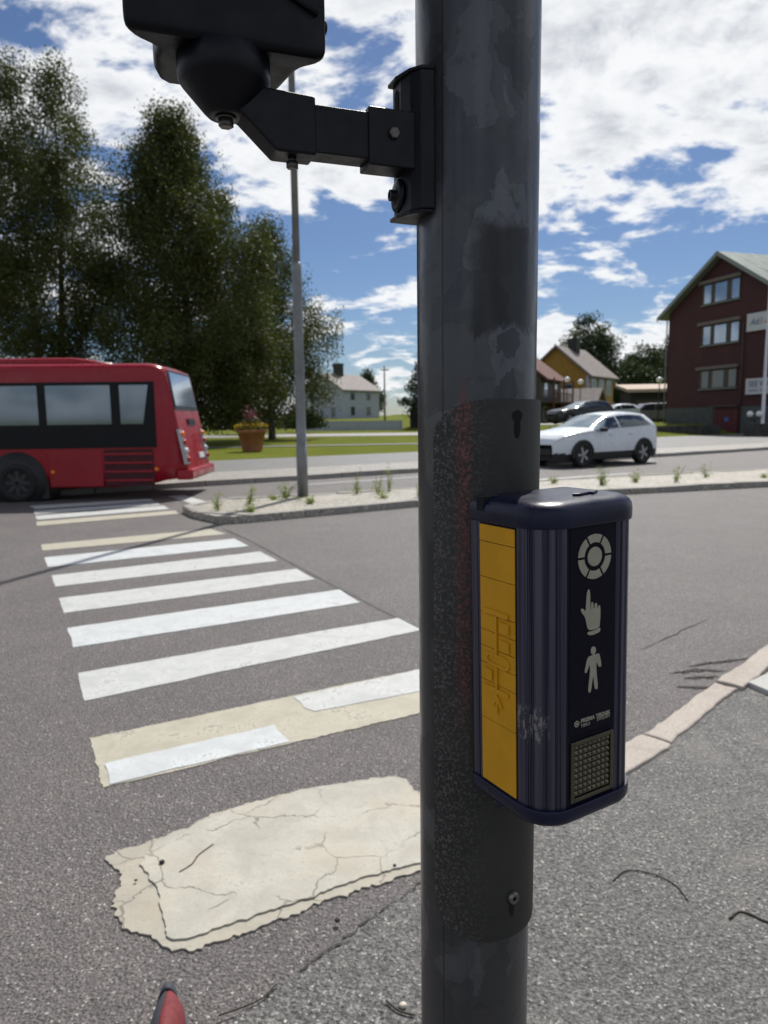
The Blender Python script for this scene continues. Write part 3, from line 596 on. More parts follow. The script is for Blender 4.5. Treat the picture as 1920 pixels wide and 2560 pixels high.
# white house
M['white_wood'] = simple('white_boarding', (.35, .385, .45), .7, 0, .06, 1.5); M['roof_grey'] = simple('grey_tiles', (.25, .225, .215), .85, 0, .15, 2); M['brick_dark'] = simple('dark_chimney', (.03, .03, .032), .8)
M['yellow_wood'] = simple('yellow_boarding', (.33, .185, .025), .7, 0, .1, 1.5); M['roof_brown'] = simple('brown_tiles', (.20, .175, .165), .85, 0, .15, 2); M['roof_red'] = simple('red_roof', (.10, .03, .022), .8)
def house(name, label, x, y, z, rz, w, d, eh, ph, wall, roof, over=.5):
    t = thing(name, label, 'house', (x, y, z), rz)
    gable(w, d, eh, ph).obj('wall', wall, t); roofslab(t, w, d, eh+.02, ph+.02, over, .18, roof, oy=.45); return t
def hwin(t, x0, z0, w, h, face, W=None, D=None, gl='glass_dk', fr='white_wood'):
    if face == 'f': a, b, c, d = (x0, -.07, z0), (x0+w, -.004, z0+h), (x0+.1, -.085, z0+.1), (x0+w-.1, -.072, z0+h-.1)
    elif face == 'r': a, b, c, d = (W+.004, x0, z0), (W+.07, x0+w, z0+h), (W+.072, x0+.1, z0+.1), (W+.085, x0+w-.1, z0+h-.1)
    else: a, b, c, d = (-.07, x0, z0), (-.004, x0+w, z0+h), (-.085, x0+.1, z0+.1), (-.072, x0+w-.1, z0+h-.1)
    f = MB().box(a, b).obj('window', fr, t); MB().box(c, d).obj('pane', gl, f)
# gable faces local -y ; long front is local +x side
wh = house('white_house', 'white two storey wooden house with grey roof behind the fence', -16.0, 142.2, 1.7, R(-40), 11.2, 10.5, 5.5, 8.6, 'white_wood', 'roof_grey')
for yy in (2.0, 6.6):
    hwin(wh, yy, 3.5, 1.3, 1.5, 'r', 11.2); hwin(wh, yy, .6, 1.3, 1.8, 'r', 11.2)
hwin(wh, 8.0, .3, 1.2, 2.0, 'f'); hwin(wh, 4.9, 1.0, .9, 1.1, 'f'); hwin(wh, 2.4, .8, 1.2, 1.5, 'f'); hwin(wh, 7.4, 5.4, 1.1, .5, 'f')
MB().box((4.9, 4.0, 7.6), (6.4, 5.4, 10.6)).obj('chimney', 'brick_dark', wh); MB().box((4.8, 3.9, 10.6), (6.5, 5.5, 10.8)).obj('chimney_cap', 'brick_dark', wh)
# white fence of boards
fence = thing('white_fence', 'long low white board fence in front of the white house', 'fence', (-9.4, 88, 0), math.atan2(-1.2, 12))
for k in range(56):
    lz = float(gh(np.float64(-9.4+.21*k), np.float64(88-.02*k)))
    MB().box((k*.211, -.02, lz+.03), (k*.211+.20, .01, lz+1.2)).obj('board', 'white_wood', fence)
for k in range(6): MB().box((k*2.3, .012, .0), (k*2.3+.1, .1, 1.45)).obj('post', 'white_wood', fence)
for zz in (.45, 1.1): MB().box((0, .012, zz), (11.8, .05, zz+.09)).obj('rail', 'white_wood', fence)
gs = house('garden_shed', 'small dark shed with grey roof beside the pine tree', 3.6, 95, .3, R(-10), 4.6, 4, 2.3, 3.9, 'brick_dark', 'roof_grey', .3)
M['wood_pole'] = simple('weathered_pole', (.16, .13, .10), .85)
up = thing('utility_pole', 'slim weathered utility pole beside the white house', 'pole', (.35, 120, .8)); MB().lathe([(.17, 0), (.11, 9.5)], 10).obj('shaft', 'wood_pole', up); MB().box((-.7, -.05, 8.8), (.7, .05, 8.95)).obj('crossarm', 'wood_pole', up)
# yellow house (ridge runs to the right, gable to the left)
yh = house('yellow_house', 'yellow wooden house with grey brown roof and dark upper windows', 19.6, 98.0, .8, R(-37), 8.6, 9.5, 6.3, 9.9, 'yellow_wood', 'roof_brown', .7)
for yy in (.9, 3.7, 6.5): hwin(yh, yy, 3.6, 2.0, 2.2, 'r', 8.6, fr='white_wood')
MB().box((8.35, -.1, 0), (8.75, .15, 6.0)).obj('corner_board', 'white_wood', yh); hwin(yh, 5.4, 3.4, 1.2, 1.6, 'f'); hwin(yh, 2.0, 3.4, 1.2, 1.6, 'f')
MB().box((4.0, 4.2, 9.0), (5.3, 5.4, 11.3)).obj('chimney', 'brick_dark', yh)
# dark house with balconies
bh = house('balcony_house', 'dark house with red roof and shadowed wooden balconies', 9.2, 84.0, .6, R(-28), 9.4, 9, 5.6, 9.2, 'frame_dk', 'roof_red', .9)
for z0 in (2.5,):
    MB().box((9.4, .0, z0), (11.0, 9, z0+.16)).obj('balcony_floor', 'frame_dk', bh)
    MB().box((10.9, 0, z0+1.05), (10.98, 9, z0+1.13)).obj('railing', 'roof_red', bh)
    for k in range(19): MB().box((10.92, .1+.48*k, z0+.16), (10.96, .16+.48*k, z0+1.05)).obj('baluster', 'roof_red', bh)
for k in (0, 4.4, 8.8): MB().box((10.8, k, 0), (10.95, k+.15, 5.2)).obj('post', 'roof_red', bh)
for k in range(9): MB().box((10.97, .2+.9*k, .05), (11.0, .28+.9*k, 1.0)).obj('picket', 'white_wood', bh)
hwin(bh, 1.2, 3.2, 1.4, 1.6, 'r', 9.4, gl='glass'); hwin(bh, 5.5, 3.2, 1.4, 1.6, 'r', 9.4); hwin(bh, 1.2, .5, 1.4, 1.6, 'r', 9.4)
# garage, shed
gg = thing('garage', 'long dark garage with flat beige roof edge', 'garage', (27.6, 80, .8), R(-8))
MB().box((0, 0, 0), (10, 6, 3.4)).obj('wall', 'brick_dark', gg); M['beige'] = simple('beige_roofing', (.42, .33, .26), .8)
MB().add([(-.5, -.8, 3.3), (10.5, -.8, 3.3), (10.5, 7, 4.2), (-.5, 7, 4.2), (-.5, -.8, 3.65), (10.5, -.8, 3.65), (10.5, 7, 4.5), (-.5, 7, 4.5)], [(0, 3, 2, 1), (4, 5, 6, 7), (0, 1, 5, 4), (1, 2, 6, 5), (2, 3, 7, 6), (3, 0, 4, 7)]).obj('roof', 'beige', gg)
for k in range(3): MB().box((.6+3.1*k, -.06, 0), (3.3+3.1*k, -.004, 2.5)).obj('garage_door', 'frame_dk', gg)
ys_ = house('yellow_shed', 'little yellow shed with grey roof next to the garage', 25.3, 86, .8, R(60), 4.5, 4.5, 2.4, 4.0, 'yellow_wood', 'roof_brown', .4)

# ------------------------------------------------------------------ cars
M['car_white'] = simple('white_car_paint', (.66, .70, .74), .25, 0, .03, 1, .6); M['car_black'] = simple('black_plastic', (.012, .012, .013), .6)
M['car_dark'] = simple('dark_car_paint', (.03, .032, .035), .2, .3, .05); M['car_grey'] = simple('grey_car_paint', (.22, .23, .27), .3, .4, .05); M['car_blue'] = simple('pale_blue_car_paint', (.35, .42, .5), .3, .2, .05)
M['car_glass'] = glassm('car_glass', (.045, .065, .085), .5, .05); M['tyre'] = simple('tyre_rubber', (.012, .012, .012), .8); M['rim'] = simple('alloy_rim', (.38, .39, .40), .35, .7)
M['rim_dk'] = simple('dark_steel_rim', (.05, .05, .052), .5, .5)
M['lamp_red'] = simple('red_lamp', (.35, .01, .01), .2, 0, 0); M['lamp_clear'] = simple('clear_lamp', (.6, .62, .64), .15, .3, 0); M['orange'] = simple('orange_lamp', (.9, .2, .01), .3, 0, 0)
sx = np.array([2.25, 2.20, 2.02, 1.60, 1.15, .85, .45, 0., -.5, -1.0, -1.5, -1.8, -2.02, -2.18, -2.24])
def cx(x, v): return np.interp(-x, -sx, v)
belt = [.66, .80, .90, .98, 1.02, 1.04, 1.05, 1.06, 1.07, 1.09, 1.13, 1.16, 1.14, 1.05, .82]
roofz = [.67, .83, .95, 1.04, 1.10, 1.16, 1.36, 1.54, 1.61, 1.625, 1.60, 1.565, 1.44, 1.14, .83]
hwid = [.55, .70, .83, .89, .915, .92, .925, .925, .925, .925, .915, .89, .86, .80, .70]
rwid = [.45, .58, .70, .72, .72, .69, .63, .60, .59, .58, .56, .55, .58, .66, .64]
def car_pt(x, v):
    """v 0..1 sill to belt, 1..2 belt to roof edge, 2..3 roof edge to centre"""
    b, rz_, hw, rw = cx(x, belt), cx(x, roofz), cx(x, hwid), cx(x, rwid)
    if v <= 1:
        z = .26+(b-.26)*v; y = hw*(.90+.10*math.sin(math.pi*min(1, v*.62+.2)))-.02*max(0, v-.8); return y, z
    if v <= 2: u = v-1; return (hw*.985)*(1-u)+rw*u+.03*math.sin(math.pi*u), b+(rz_-.05*min(1, (rz_-b)*4)-b)*u
    u = v-2; z0 = rz_-.05*min(1, (rz_-b)*4); return rw*(1-u), z0+(rz_-z0)*math.sin(u*math.pi/2)
XS = np.linspace(2.25, -2.24, 91); VS = np.concatenate([np.linspace(0, 1, 15), np.linspace(1, 2, 9)[1:], np.linspace(2, 3, 7)[1:]])
WX, WR = (1.36, -1.36), .41
def car_mesh():
    body = MB(); side = MB(); front = MB(); rear = MB(); clad = MB()
    for sgn in (1, -1):
        P = [[(x, sgn*car_pt(x, v)[0], car_pt(x, v)[1]) for v in VS] for x in XS]
        for i in range(len(XS)-1):
            for j in range(len(VS)-1):
                q = [P[i][j], P[i+1][j], P[i+1][j+1], P[i][j+1]]; c = np.mean(q, axis=0); v = (VS[j]+VS[j+1])/2; x = c[0]
                if any((c[0]-w)**2+(c[2]-.35)**2 < WR**2 for w in WX) and v < 1: continue
                tgt = body
                if 1.08 < v < 1.93 and -1.84 < x < .62-(v-1)*.55 and not (-.30 < x < -.22) and c[2]-cx(x, belt) > .03 and x > -1.80+(v-1.1)*.30: tgt = side
                elif v > 1.0 and .02+.0 < x < .86 and (v > 2 or x > .66-(v-1)*.62) and cx(x, roofz) < 1.53: tgt = front
                elif v > 1.9 and -2.1 < x < -1.83: tgt = rear
                elif c[2] < .42: tgt = clad
                if sgn < 0: q = q[::-1]
                tgt.add(q, [(0, 1, 2, 3)], False)
    for m in (body, side, front, rear, clad):   # merge and smooth
        key = {}; nv = []; mp = []
        for p in m.v:
            k = tuple(round(c, 4) for c in p)
            if k not in key: key[k] = len(nv); nv.append(p)
            mp.append(key[k])
        m.v = nv; fs = []
        for f in m.f:
            g_ = []; [g_.append(mp[i]) for i in f if mp[i] not in g_]
            if len(g_) > 2: fs.append(tuple(g_))
        m.f = fs; m.sm = [True]*len(fs)
    return body, side, front, rear, clad
CARM = car_mesh()
def arc_band(r0, r1, a0, a1, n, y0, y1, cxx, cz):
    m = MB(); rings = []
    for k in range(n+1):
        a = a0+(a1-a0)*k/n; c, s_ = math.cos(a), math.sin(a)
        rings.append([(cxx+r0*c, y0, cz+r0*s_), (cxx+r1*c, y0, cz+r1*s_), (cxx+r1*c, y1, cz+r1*s_), (cxx+r0*c, y1, cz+r0*s_)])
    return m.loft(rings, True, False)
def wheel(parent, x, y, z, r, w, sgn, spokes=5, rm='rim'):
    RM = Matrix.Translation((x, y, z)) @ Matrix.Rotation(R(-90*sgn), 4, 'X')
    o = bpy.data.objects.new('wheel', MB().lathe([(r*.62, -w*.5), (r*.93, -w*.5), (r, -w*.36), (r, w*.36), (r*.93, w*.5), (r*.66, w*.5), (r*.64, w*.38)], 32, mat=RM).mesh('tyre')); C.objects.link(o); o.data.materials.append(M['tyre']); o.parent = parent
    rim = MB().lathe([(r*.05, w*.30), (r*.16, w*.46), (r*.2, w*.30)], 16, mat=RM)
    for k in range(spokes):
        a = 2*math.pi*k/spokes
        q = RM @ Matrix.Rotation(a, 4, 'Z'); rim.box((.0, -r*.085, w*.24), (r*.63, r*.085, w*.40), q)
    rim.lathe([(r*.60, w*.28), (r*.66, w*.42), (r*.67, w*.3)], 32, mat=RM, cap=False); rim.obj('rim', rm, o)
    MB().lathe([(.01, w*.18), (r*.62, w*.18), (r*.62, w*.20), (.01, w*.2)], 24, mat=RM).obj('brake_disc', 'car_black', o)
def make_car(label, x, y, z, rz, paintm, s=1., group=None):
    t = thing('car', label, 'car', (x, y, z), rz, group); t.scale = (s, s, s)
    b, sd_, fr, re, cl = CARM
    b.obj('body', paintm, t); sd_.obj('side_windows', 'car_glass', t); fr.obj('windscreen', 'glass_ws', t); re.obj('rear_window', 'car_glass', t); cl.obj('lower_cladding', 'car_black', t)
    MB().box((-2.1, -.78, .2), (2.1, .78, .34)).obj('underbody', 'car_black', t)
    for w in WX:
        MB().box((w-.46, -.80, .25), (w+.46, .80, .86)).obj('wheel_well', 'car_black', t)
        for sg in (1, -1):
            arc_band(.385, .455, R(-8), R(188), 20, sg*.86, sg*.945, w, .35).obj('arch_trim', 'car_black', t); wheel(t, w, sg*.83, .365, .365, .23, sg)
    for sg in (1, -1):
        MB().add([(2.19, sg*.45, .72), (2.02, sg*.80, .74), (1.72, sg*.885, .82), (1.72, sg*.875, .90), (2.03, sg*.78, .86), (2.20, sg*.44, .79)], [(0, 1, 4, 5), (1, 2, 3, 4)] if sg < 0 else [(5, 4, 1, 0), (4, 3, 2, 1)]).obj('headlight', 'lamp_clear', t)
        MB().box((-2.215, sg*.36, .94), (-2.06, sg*.78, 1.01)).obj('tail_light', 'lamp_red', t, .02)
        MB().box((.52, sg*.93, 1.02), (.70, sg*1.10, 1.15)).obj('mirror', 'car_black', t, .03)
        for dx in (.05, -.85): MB().box((dx, sg*.905, .93), (dx+.2, sg*.945, .96)).obj('door_handle', paintm, t, .006)
    MB().box((2.17, -.5, .36), (2.265, .5, .56)).obj('grille', 'car_black', t, .02)
    return t
ca = R(180+33)
G2 = 'cars parked in front of the houses'
carF = (5.30, 20.73); carR = (8.0, 22.45)
make_car('white electric sport utility car driving past the traffic island', 6.45, 22.15, .0, ca, 'car_white', 1.0)
make_car('dark parked estate car behind the white moving car', 13.6, 49.5, 1.0, R(180+20), 'car_dark', 1.0, G2)
make_car('small white car parked beyond the dark estate car', 19.3, 60, 1.0, R(180+15), 'car_white', .95, G2)
make_car('pale blue car parked behind the bus under the trees', -17.5, 60, .1, R(200), 'car_blue', 1., G2)
# van by the garage
van = thing('parked_van', 'silver grey van parked before the dark garage', 'van', (26.6, 70.5, .85), R(180))
pr = [(-2.3, .35), (2.3, .35), (2.35, .9), (1.9, 1.15), (1.1, 1.85), (-2.2, 1.95), (-2.35, 1.0)]
v_ = [(a, -.95, c) for a, c in pr]+[(a, .95, c) for a, c in pr]; n_ = len(pr)
MB().add(v_, [tuple(range(n_-1, -1, -1)), tuple(range(n_, 2*n_))]+[(i, (i+1) % n_, n_+(i+1) % n_, n_+i) for i in range(n_)]).obj('body', 'car_grey', van, .06)
MB().add([(1.1, .957, 1.2), (1.6, .957, 1.2), (1.1, .957, 1.7), (.2, .957, 1.75), (.2, .957, 1.2)], [(0, 1, 2, 3, 4)]).obj('side_window', 'car_glass', van)
MB().box((-1.95, .953, 1.2), (.1, .96, 1.72)).obj('side_window', 'car_glass', van)
for w in (1.45, -1.45):
    for sg in (1, -1): wheel(van, w, sg*.86, .33, .33, .22, sg)

# ------------------------------------------------------------------ bus  (local x runs along the side towards the rear, y into the bus)
M['bus_red'] = simple('bus_red_paint', (.27, .006, .016), .28, 0, .05, 1., .4); M['bus_black'] = simple('bus_black_panel', (.005, .006, .008), .35, 0, .1, 8., .2)
M['bus_dark'] = simple('bus_dark_red_mesh', (.05, .006, .01), .8); M['interior'] = simple('dark_interior', (.02, .02, .022), .9)
BK = .00862
bus = thing('bus', 'red city bus with dark window band turning across the road', 'bus', (-6.86, 13.3, 0), R(2.5))
# cross-sections along x (rear at x about 3.1), wheel centre at x=0
def bsec(x, top, yin=0., z0=.24):
    hw = 1.14-yin; r = .16; pts = []
    z1 = top
    base = [(-hw, z0), (-hw, z1-r)]
    pts += [(-hw+.03, z0), (-hw, z0+.3)]
    for k in range(6): a = R(180-90*k/5); pts.append((-hw+r+r*math.cos(a), z1-r+r*math.sin(a)))
    for k in range(6): a = R(90-90*k/5); pts.append((hw-r+r*math.cos(a), z1-r+r*math.sin(a)))
    pts += [(hw, z0+.3), (hw-.03, z0)]
    return [(x, 1.14+p, q) for p, q in pts]
bx_ = []
for x, top, yi, z0 in [(-8.6, 2.5, .05, .24), (-8.2, 2.56, 0, .24), (-2, 2.56, 0, .24), (1.8, 2.555, 0, .25), (2.45, 2.555, 0, .30), (2.62, 2.54, .02, .33), (2.70, 2.50, .05, .36)]: bx_.append(bsec(x, top, yi, z0))
# rear face leans outward downwards: shear the last ring
last = [(2.78+.38*max(0, min(1, (2.5-p[2])/2.0)), 1.14+(p[1]-1.14)*.965, min(p[2], 2.47)) for p in bsec(2.7, 2.48, .08, .40)]
bx_.append(last); MB().loft([r_[::-1] for r_ in bx_], True, True).obj('body', 'bus_red', bus)
def side_panel(name, mat, x0, z0, x1, z1, y=-.012, th=.03, slant=0., parent=None):
    v = [(x0, y, z0), (x1, y, z0), (x1+slant, y, z1), (x0, y, z1), (x0, y+th, z0), (x1, y+th, z0), (x1+slant, y+th, z1), (x0, y+th, z1)]
    return MB().add(v, [(0, 1, 2, 3), (7, 6, 5, 4), (0, 4, 5, 1), (1, 5, 6, 2), (2, 6, 7, 3), (3, 7, 4, 0)]).obj(name, mat, parent or bus)
wb = side_panel('window_band', 'bus_black', -8.0, .99, 2.60, 2.21, -.012)
for x0, x1, sl in ((-2.0, .47, 0), (.62, 1.80, 0), (1.97, 2.38, .12)): side_panel('window', 'glass_bus', x0, 1.43, x1, 2.15, -.019, .006, sl, wb)
for x0, x1 in ((-4.4, -2.15), (-6.6, -4.55), (-7.9, -6.75)): side_panel('window', 'glass_bus', x0, 1.43, x1, 2.15, -.019, .006, 0, wb)
gr = side_panel('engine_grille', 'bus_dark', 1.62, .28, 2.53, .96, -.008)
for k in range(4): side_panel('slat', 'bus_red', 1.63, .36+.165*k, 2.52, .40+.165*k, -.022, .013, 0, gr)
MB().box((.60, -.011, .27), (1.585, .02, .95)).obj('side_panel', 'bus_red', bus, .006)
for x in (.66, 2.58): MB().sphere((x, -.01, .55 if x < 1 else .58), .04, 10).obj('marker_light', 'orange', bus)
arch = MB().lathe([(.01, 0), (.54, 0), (.54, .03), (.01, .03)], 32, mat=Matrix.Translation((0, -.013, .40)) @ Matrix.Rotation(R(-90), 4, 'X')); arch.obj('wheel_arch', 'car_black', bus)
MB().box((-.56, -.010, .05), (.56, .5, .40)).obj('wheel_well', 'car_black', bus)
wheel(bus, 0, .06, .36, .36, .24, -1, 8, 'rim_dk'); wheel(bus, -5.2, .06, .36, .36, .24, -1, 8, 'rim_dk'); wheel(bus, 0, 2.2, .36, .36, .24, 1, 8); wheel(bus, -5.2, 2.2, .36, .36, .24, 1, 8)
# roof pod
rings = []
for x, hw, z in [(-6, .62, .02), (-5.7, .78, .15), (1.0, .78, .155), (1.25, .74, .13), (1.9, .5, .015)]:
    rings.append([(x, 1.14+p[0], 2.54+max(0, p[1])) for p in [(-hw, 0), (-hw, z*.75), (-hw+.1, z), (hw-.1, z), (hw, z*.75), (hw, 0)]][::-1])
MB().loft(rings, True, True).obj('roof_pod', 'bus_red', bus)
# rear face fittings: helper on the leaning rear plane
def rx(z): return 2.78+.38*max(0, min(1, (2.5-z)/2.0))
def rear_panel(name, mat, y0, z0, y1, z1, out=.012, taper=0.):
    v = [(rx(z0)+out, y0, z0), (rx(z0)+out, y1, z0), (rx(z1)+out, y1-taper, z1), (rx(z1)+out, y0+taper, z1)]; v += [(a-.06, b, c) for a, b, c in v]
    return MB().add(v, [(0, 1, 2, 3), (7, 6, 5, 4), (0, 4, 5, 1), (1, 5, 6, 2), (2, 6, 7, 3), (3, 7, 4, 0)]).obj(name, mat, bus)
rw_ = rear_panel('rear_window_surround', 'bus_black', .16, 1.70, 2.12, 2.44, .010, .05); MB().add([(rx(1.76)+.02, .24, 1.76), (rx(1.76)+.02, 2.04, 1.76), (rx(2.40)+.02, 1.98, 2.40), (rx(2.40)+.02, .30, 2.40)], [(0, 1, 2, 3)]).obj('pane', 'glass', rw_)
for y in (.06, 1.86):
    tl = rear_panel('tail_lamp', 'rim', y, .66, y+.22, 1.32, .02, .01)
    for k, c in enumerate(('lamp_red', 'lamp_clear', 'lamp_red', 'orange')): MB().sphere((rx(.75+.16*k)+.025, y+.11, .75+.16*k), .055, 10).obj('lens', c, tl)
rear_panel('plate', 'sign', 1.3, .72, 1.75, .83, .015); rear_panel('handle', 'bus_black', 1.0, 1.40, 1.6, 1.52, .015)
MB().box((2.92, .06, .36), (3.24, 2.22, .56)).obj('bumper', 'bus_red', bus, .05, 3)

# ------------------------------------------------------------------ signal pole (foreground)
PX, PY, PR = .0912, .70, .057
def polem():
    t = MT('weathered_galvanised'); x, y, z = t.xyz(); v = t.vec()
    w = t.mix(.05, v, t.noise(14, 3, .6, 0, None, True), 'ADD')
    vs = t.vec((1, 1, .55)); w = t.mix(.045, vs, t.noise(18, 4, .6, 0, None, True), 'ADD')
    cell = t.voro(24, 'F1', w, 'Color'); sp = t.n.new('ShaderNodeSeparateColor'); t.l.new(cell, sp.inputs[0])
    cell2 = t.voro(46, 'F1', w, 'Color'); sp2 = t.n.new('ShaderNodeSeparateColor'); t.l.new(cell2, sp2.inputs[0])
    b = t.mix(t.ramp(sp.outputs[0], .1, .95), (.030, .033, .039), (.052, .055, .062))
    b = t.mix(t.ramp(sp.outputs[1], .80, .84, 0, .6), b, (.10, .104, .118)); b = t.mix(t.ramp(sp2.outputs[0], .86, .92, 0, .45), b, (.12, .125, .14))
    smd = t.noise(22, 6, .7, .8); b = t.mix(t.ramp(smd, .45, .7, 0, .5), b, (.075, .074, .074)); b = t.mix(t.ramp(t.noise(55, 4, .7), .56, .70, 0, .55), b, (.022, .022, .023))
    st = t.noise(30, 4, .6, 0, t.vec((1, 1, .06))); b = t.mix(t.ramp(st, .48, .68, 0, .55), b, (.05, .048, .045))
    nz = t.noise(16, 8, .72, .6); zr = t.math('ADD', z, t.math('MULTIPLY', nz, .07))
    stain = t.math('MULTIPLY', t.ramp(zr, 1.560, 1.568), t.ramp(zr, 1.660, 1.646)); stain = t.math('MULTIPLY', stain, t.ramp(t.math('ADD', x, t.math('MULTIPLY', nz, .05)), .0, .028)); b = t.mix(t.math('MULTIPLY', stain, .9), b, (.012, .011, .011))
    sp3 = t.noise(240, 2, .6); b = t.mix(t.ramp(sp3, .70, .76, 0, .5), b, (.03, .03, .03))
    seam = t.math('MULTIPLY', t.ramp(x, -.0372, -.0366), t.ramp(x, -.0352, -.0358)); b = t.mix(t.math('MULTIPLY', seam, .75), b, (.012, .012, .012))
    red = t.math('MULTIPLY', t.math('MULTIPLY', t.ramp(x, -.024, -.021), t.ramp(x, -.014, -.017)), t.math('MULTIPLY', t.ramp(z, 1.24, 1.28), t.ramp(z, 1.50, 1.44))); b = t.mix(t.math('MULTIPLY', red, .55), b, (.17, .03, .03))
    t.inp('Coat Weight', .22); t.inp('Coat Roughness', .18); t.inp('Base Color', b); t.inp('Metallic', .5); t.inp('Roughness', t.ramp(t.math('ADD', t.math('MULTIPLY', sp.outputs[2], .5), t.math('MULTIPLY', smd, .5)), .2, .8, .28, .5)); t.bump(t.math('ADD', t.noise(70, 4, .6), t.math('MULTIPLY', st, .5)), .12, .003); return t.m
M['galv'] = polem()
pole = thing('signal_pole', 'weathered galvanised steel traffic signal pole carrying the button box', 'pole', (PX, PY, 0))
MB().lathe([(PR, z) for z in np.linspace(.0, 3.4, 18)]+[(.04, 3.44)], 96).obj('shaft', 'galv', pole)
MB().lathe([(.085, .005), (.085, .02), (.06, .024), (.06, .005)], 48, cap=False).obj('base_collar', 'galv', pole)
# curved mounting plate: angles measured about the pole, centre towards n (300 deg)
def platem():
    t = MT('sprayed_plate'); x, y, z = t.xyz(); n = t.noise(330, 3, .7); n2 = t.noise(12, 4, .6)
    sp_ = t.math('MULTIPLY', t.ramp(n, .50, .62), t.ramp(t.math('ADD', x, t.math('MULTIPLY', n2, .03)), .035, -.035))
    b = t.mix(t.ramp(n2, .3, .7), (.020, .020, .019), (.036, .035, .033)); b = t.mix(t.math('MULTIPLY', sp_, .7), b, (.15, .142, .138))
    red = t.math('MULTIPLY', t.math('MULTIPLY', t.ramp(x, -.029, -.022), t.ramp(x, -.009, -.015)), t.math('MULTIPLY', t.ramp(z, 1.13, 1.22), t.ramp(n, .40, .6))); b = t.mix(t.math('MULTIPLY', red, .42), b, (.24, .05, .045))
    t.inp('Base Color', b); t.inp('Metallic', .25); t.inp('Roughness', .55); t.bump(n, .25, .002); return t.m
M['plate'] = platem()
pz0, pz1, pa0, pa1 = .938, 1.467, R(223), R(382); NA, NZ = 56, 110
def in_plate(a, z):
    # rounded corners in the unrolled plane
    u = (a-pa0)*PR; w = (pa1-pa0)*PR; rc = .034
    dx = min(u, w-u); dz = min(z-pz0, pz1-z)
    if dx < 0 or dz < 0: return False
    return not (dx < rc and dz < rc and (rc-dx)**2+(rc-dz)**2 > rc*rc)
def plate_outline():
    u1 = (pa1-pa0)*PR; rc = .034; pts = []
    for (cx_, cz_, a0) in ((u1-rc, pz1-rc, 0), (rc, pz1-rc, 90), (rc, pz0+rc, 180), (u1-rc, pz0+rc, 270)):
        for k in range(13): a = R(a0+90*k/12); pts.append((cx_+rc*math.cos(a), cz_+rc*math.sin(a)))
    return pts
# build by rows: at each height the plate spans an interval of angle
zs_ = sorted(set([pz0+.034*(1-math.cos(R(90*k/10))) for k in range(11)]+list(np.linspace(pz0+.034, pz1-.034, 8))+[pz1-.034*(1-math.cos(R(90*k/10))) for k in range(11)]))
pm = MB(); rowsO = []; rowsI = []
for z in zs_:
    dz = min(z-pz0, pz1-z); ins = 0 if dz >= .034 else .034-math.sqrt(max(0, .034**2-(.034-dz)**2)); ins = min(ins, .034)*1.55/PR
    an = np.linspace(pa0+ins, pa1-ins, 49)
    rowsO.append([(PX*0+(PR+.0045)*math.cos(a), (PR+.0045)*math.sin(a), z) for a in an]); rowsI.append([((PR+.0008)*math.cos(a), (PR+.0008)*math.sin(a), z) for a in an])
pm.loft(rowsO, False, True, False); pm.loft([r_[::-1] for r_ in rowsI], False, True, False)
for o_, i_ in ((rowsO[0], rowsI[0]), (rowsI[-1], rowsO[-1])): pm.loft([i_, o_] if o_ is rowsO[0] else [o_, i_], False, False, False)
pm.loft([[r_[0] for r_ in rowsO], [r_[0] for r_ in rowsI]], False, False, False); pm.loft([[r_[-1] for r_ in rowsI], [r_[-1] for r_ in rowsO]], False, False, False)
plate = pm.obj('mounting_plate', 'plate', pole)
# keyhole slots (dark recess) and set screw
M['hole'] = simple('dark_hole', (.004, .004, .004), .95, 0, 0); M['screw'] = simple('zinc_screw', (.16, .155, .14), .4, .8, .3, 60)
def wrap(pts, z0, rad, a0): return [(rad*math.cos(a0+u/PR), rad*math.sin(a0+u/PR), z0+v) for u, v in pts]
kh = [(.0085*math.cos(R(a)), .0085*math.sin(R(a))) for a in range(-50, 231, 14)]+[(-.0045, -.010), (-.0055, -.016), (-.0035, -.030), (0, -.0335), (.0035, -.030), (.0055, -.016), (.0045, -.010)]
for zc_, sc_ in ((1.452, .62), (.978, .55)):
    p = [(u*sc_, v*sc_) for u, v in kh]; c0 = wrap([(0, -.006)], zc_, PR+.0049, R(299.5))[0]; rim_ = wrap(p, zc_, PR+.0049, R(299.5)); n_ = len(rim_)
    MB().add([c0]+rim_, [(0, 1+k, 1+(k+1) % n_) for k in range(n_)]).obj('keyhole', 'hole', plate)
A_ = R(300); SM = Matrix.Translation(((PR+.005)*math.cos(A_), (PR+.005)*math.sin(A_), .981)) @ Matrix.Rotation(A_, 4, 'Z') @ Matrix.Rotation(R(90), 4, 'Y')
MB().lathe([(.0022, .0035), (.0028, .004), (.0055, .0036), (.006, .0005), (.006, 0)], 20, mat=SM, cap=False).obj('screw', 'screw', plate)

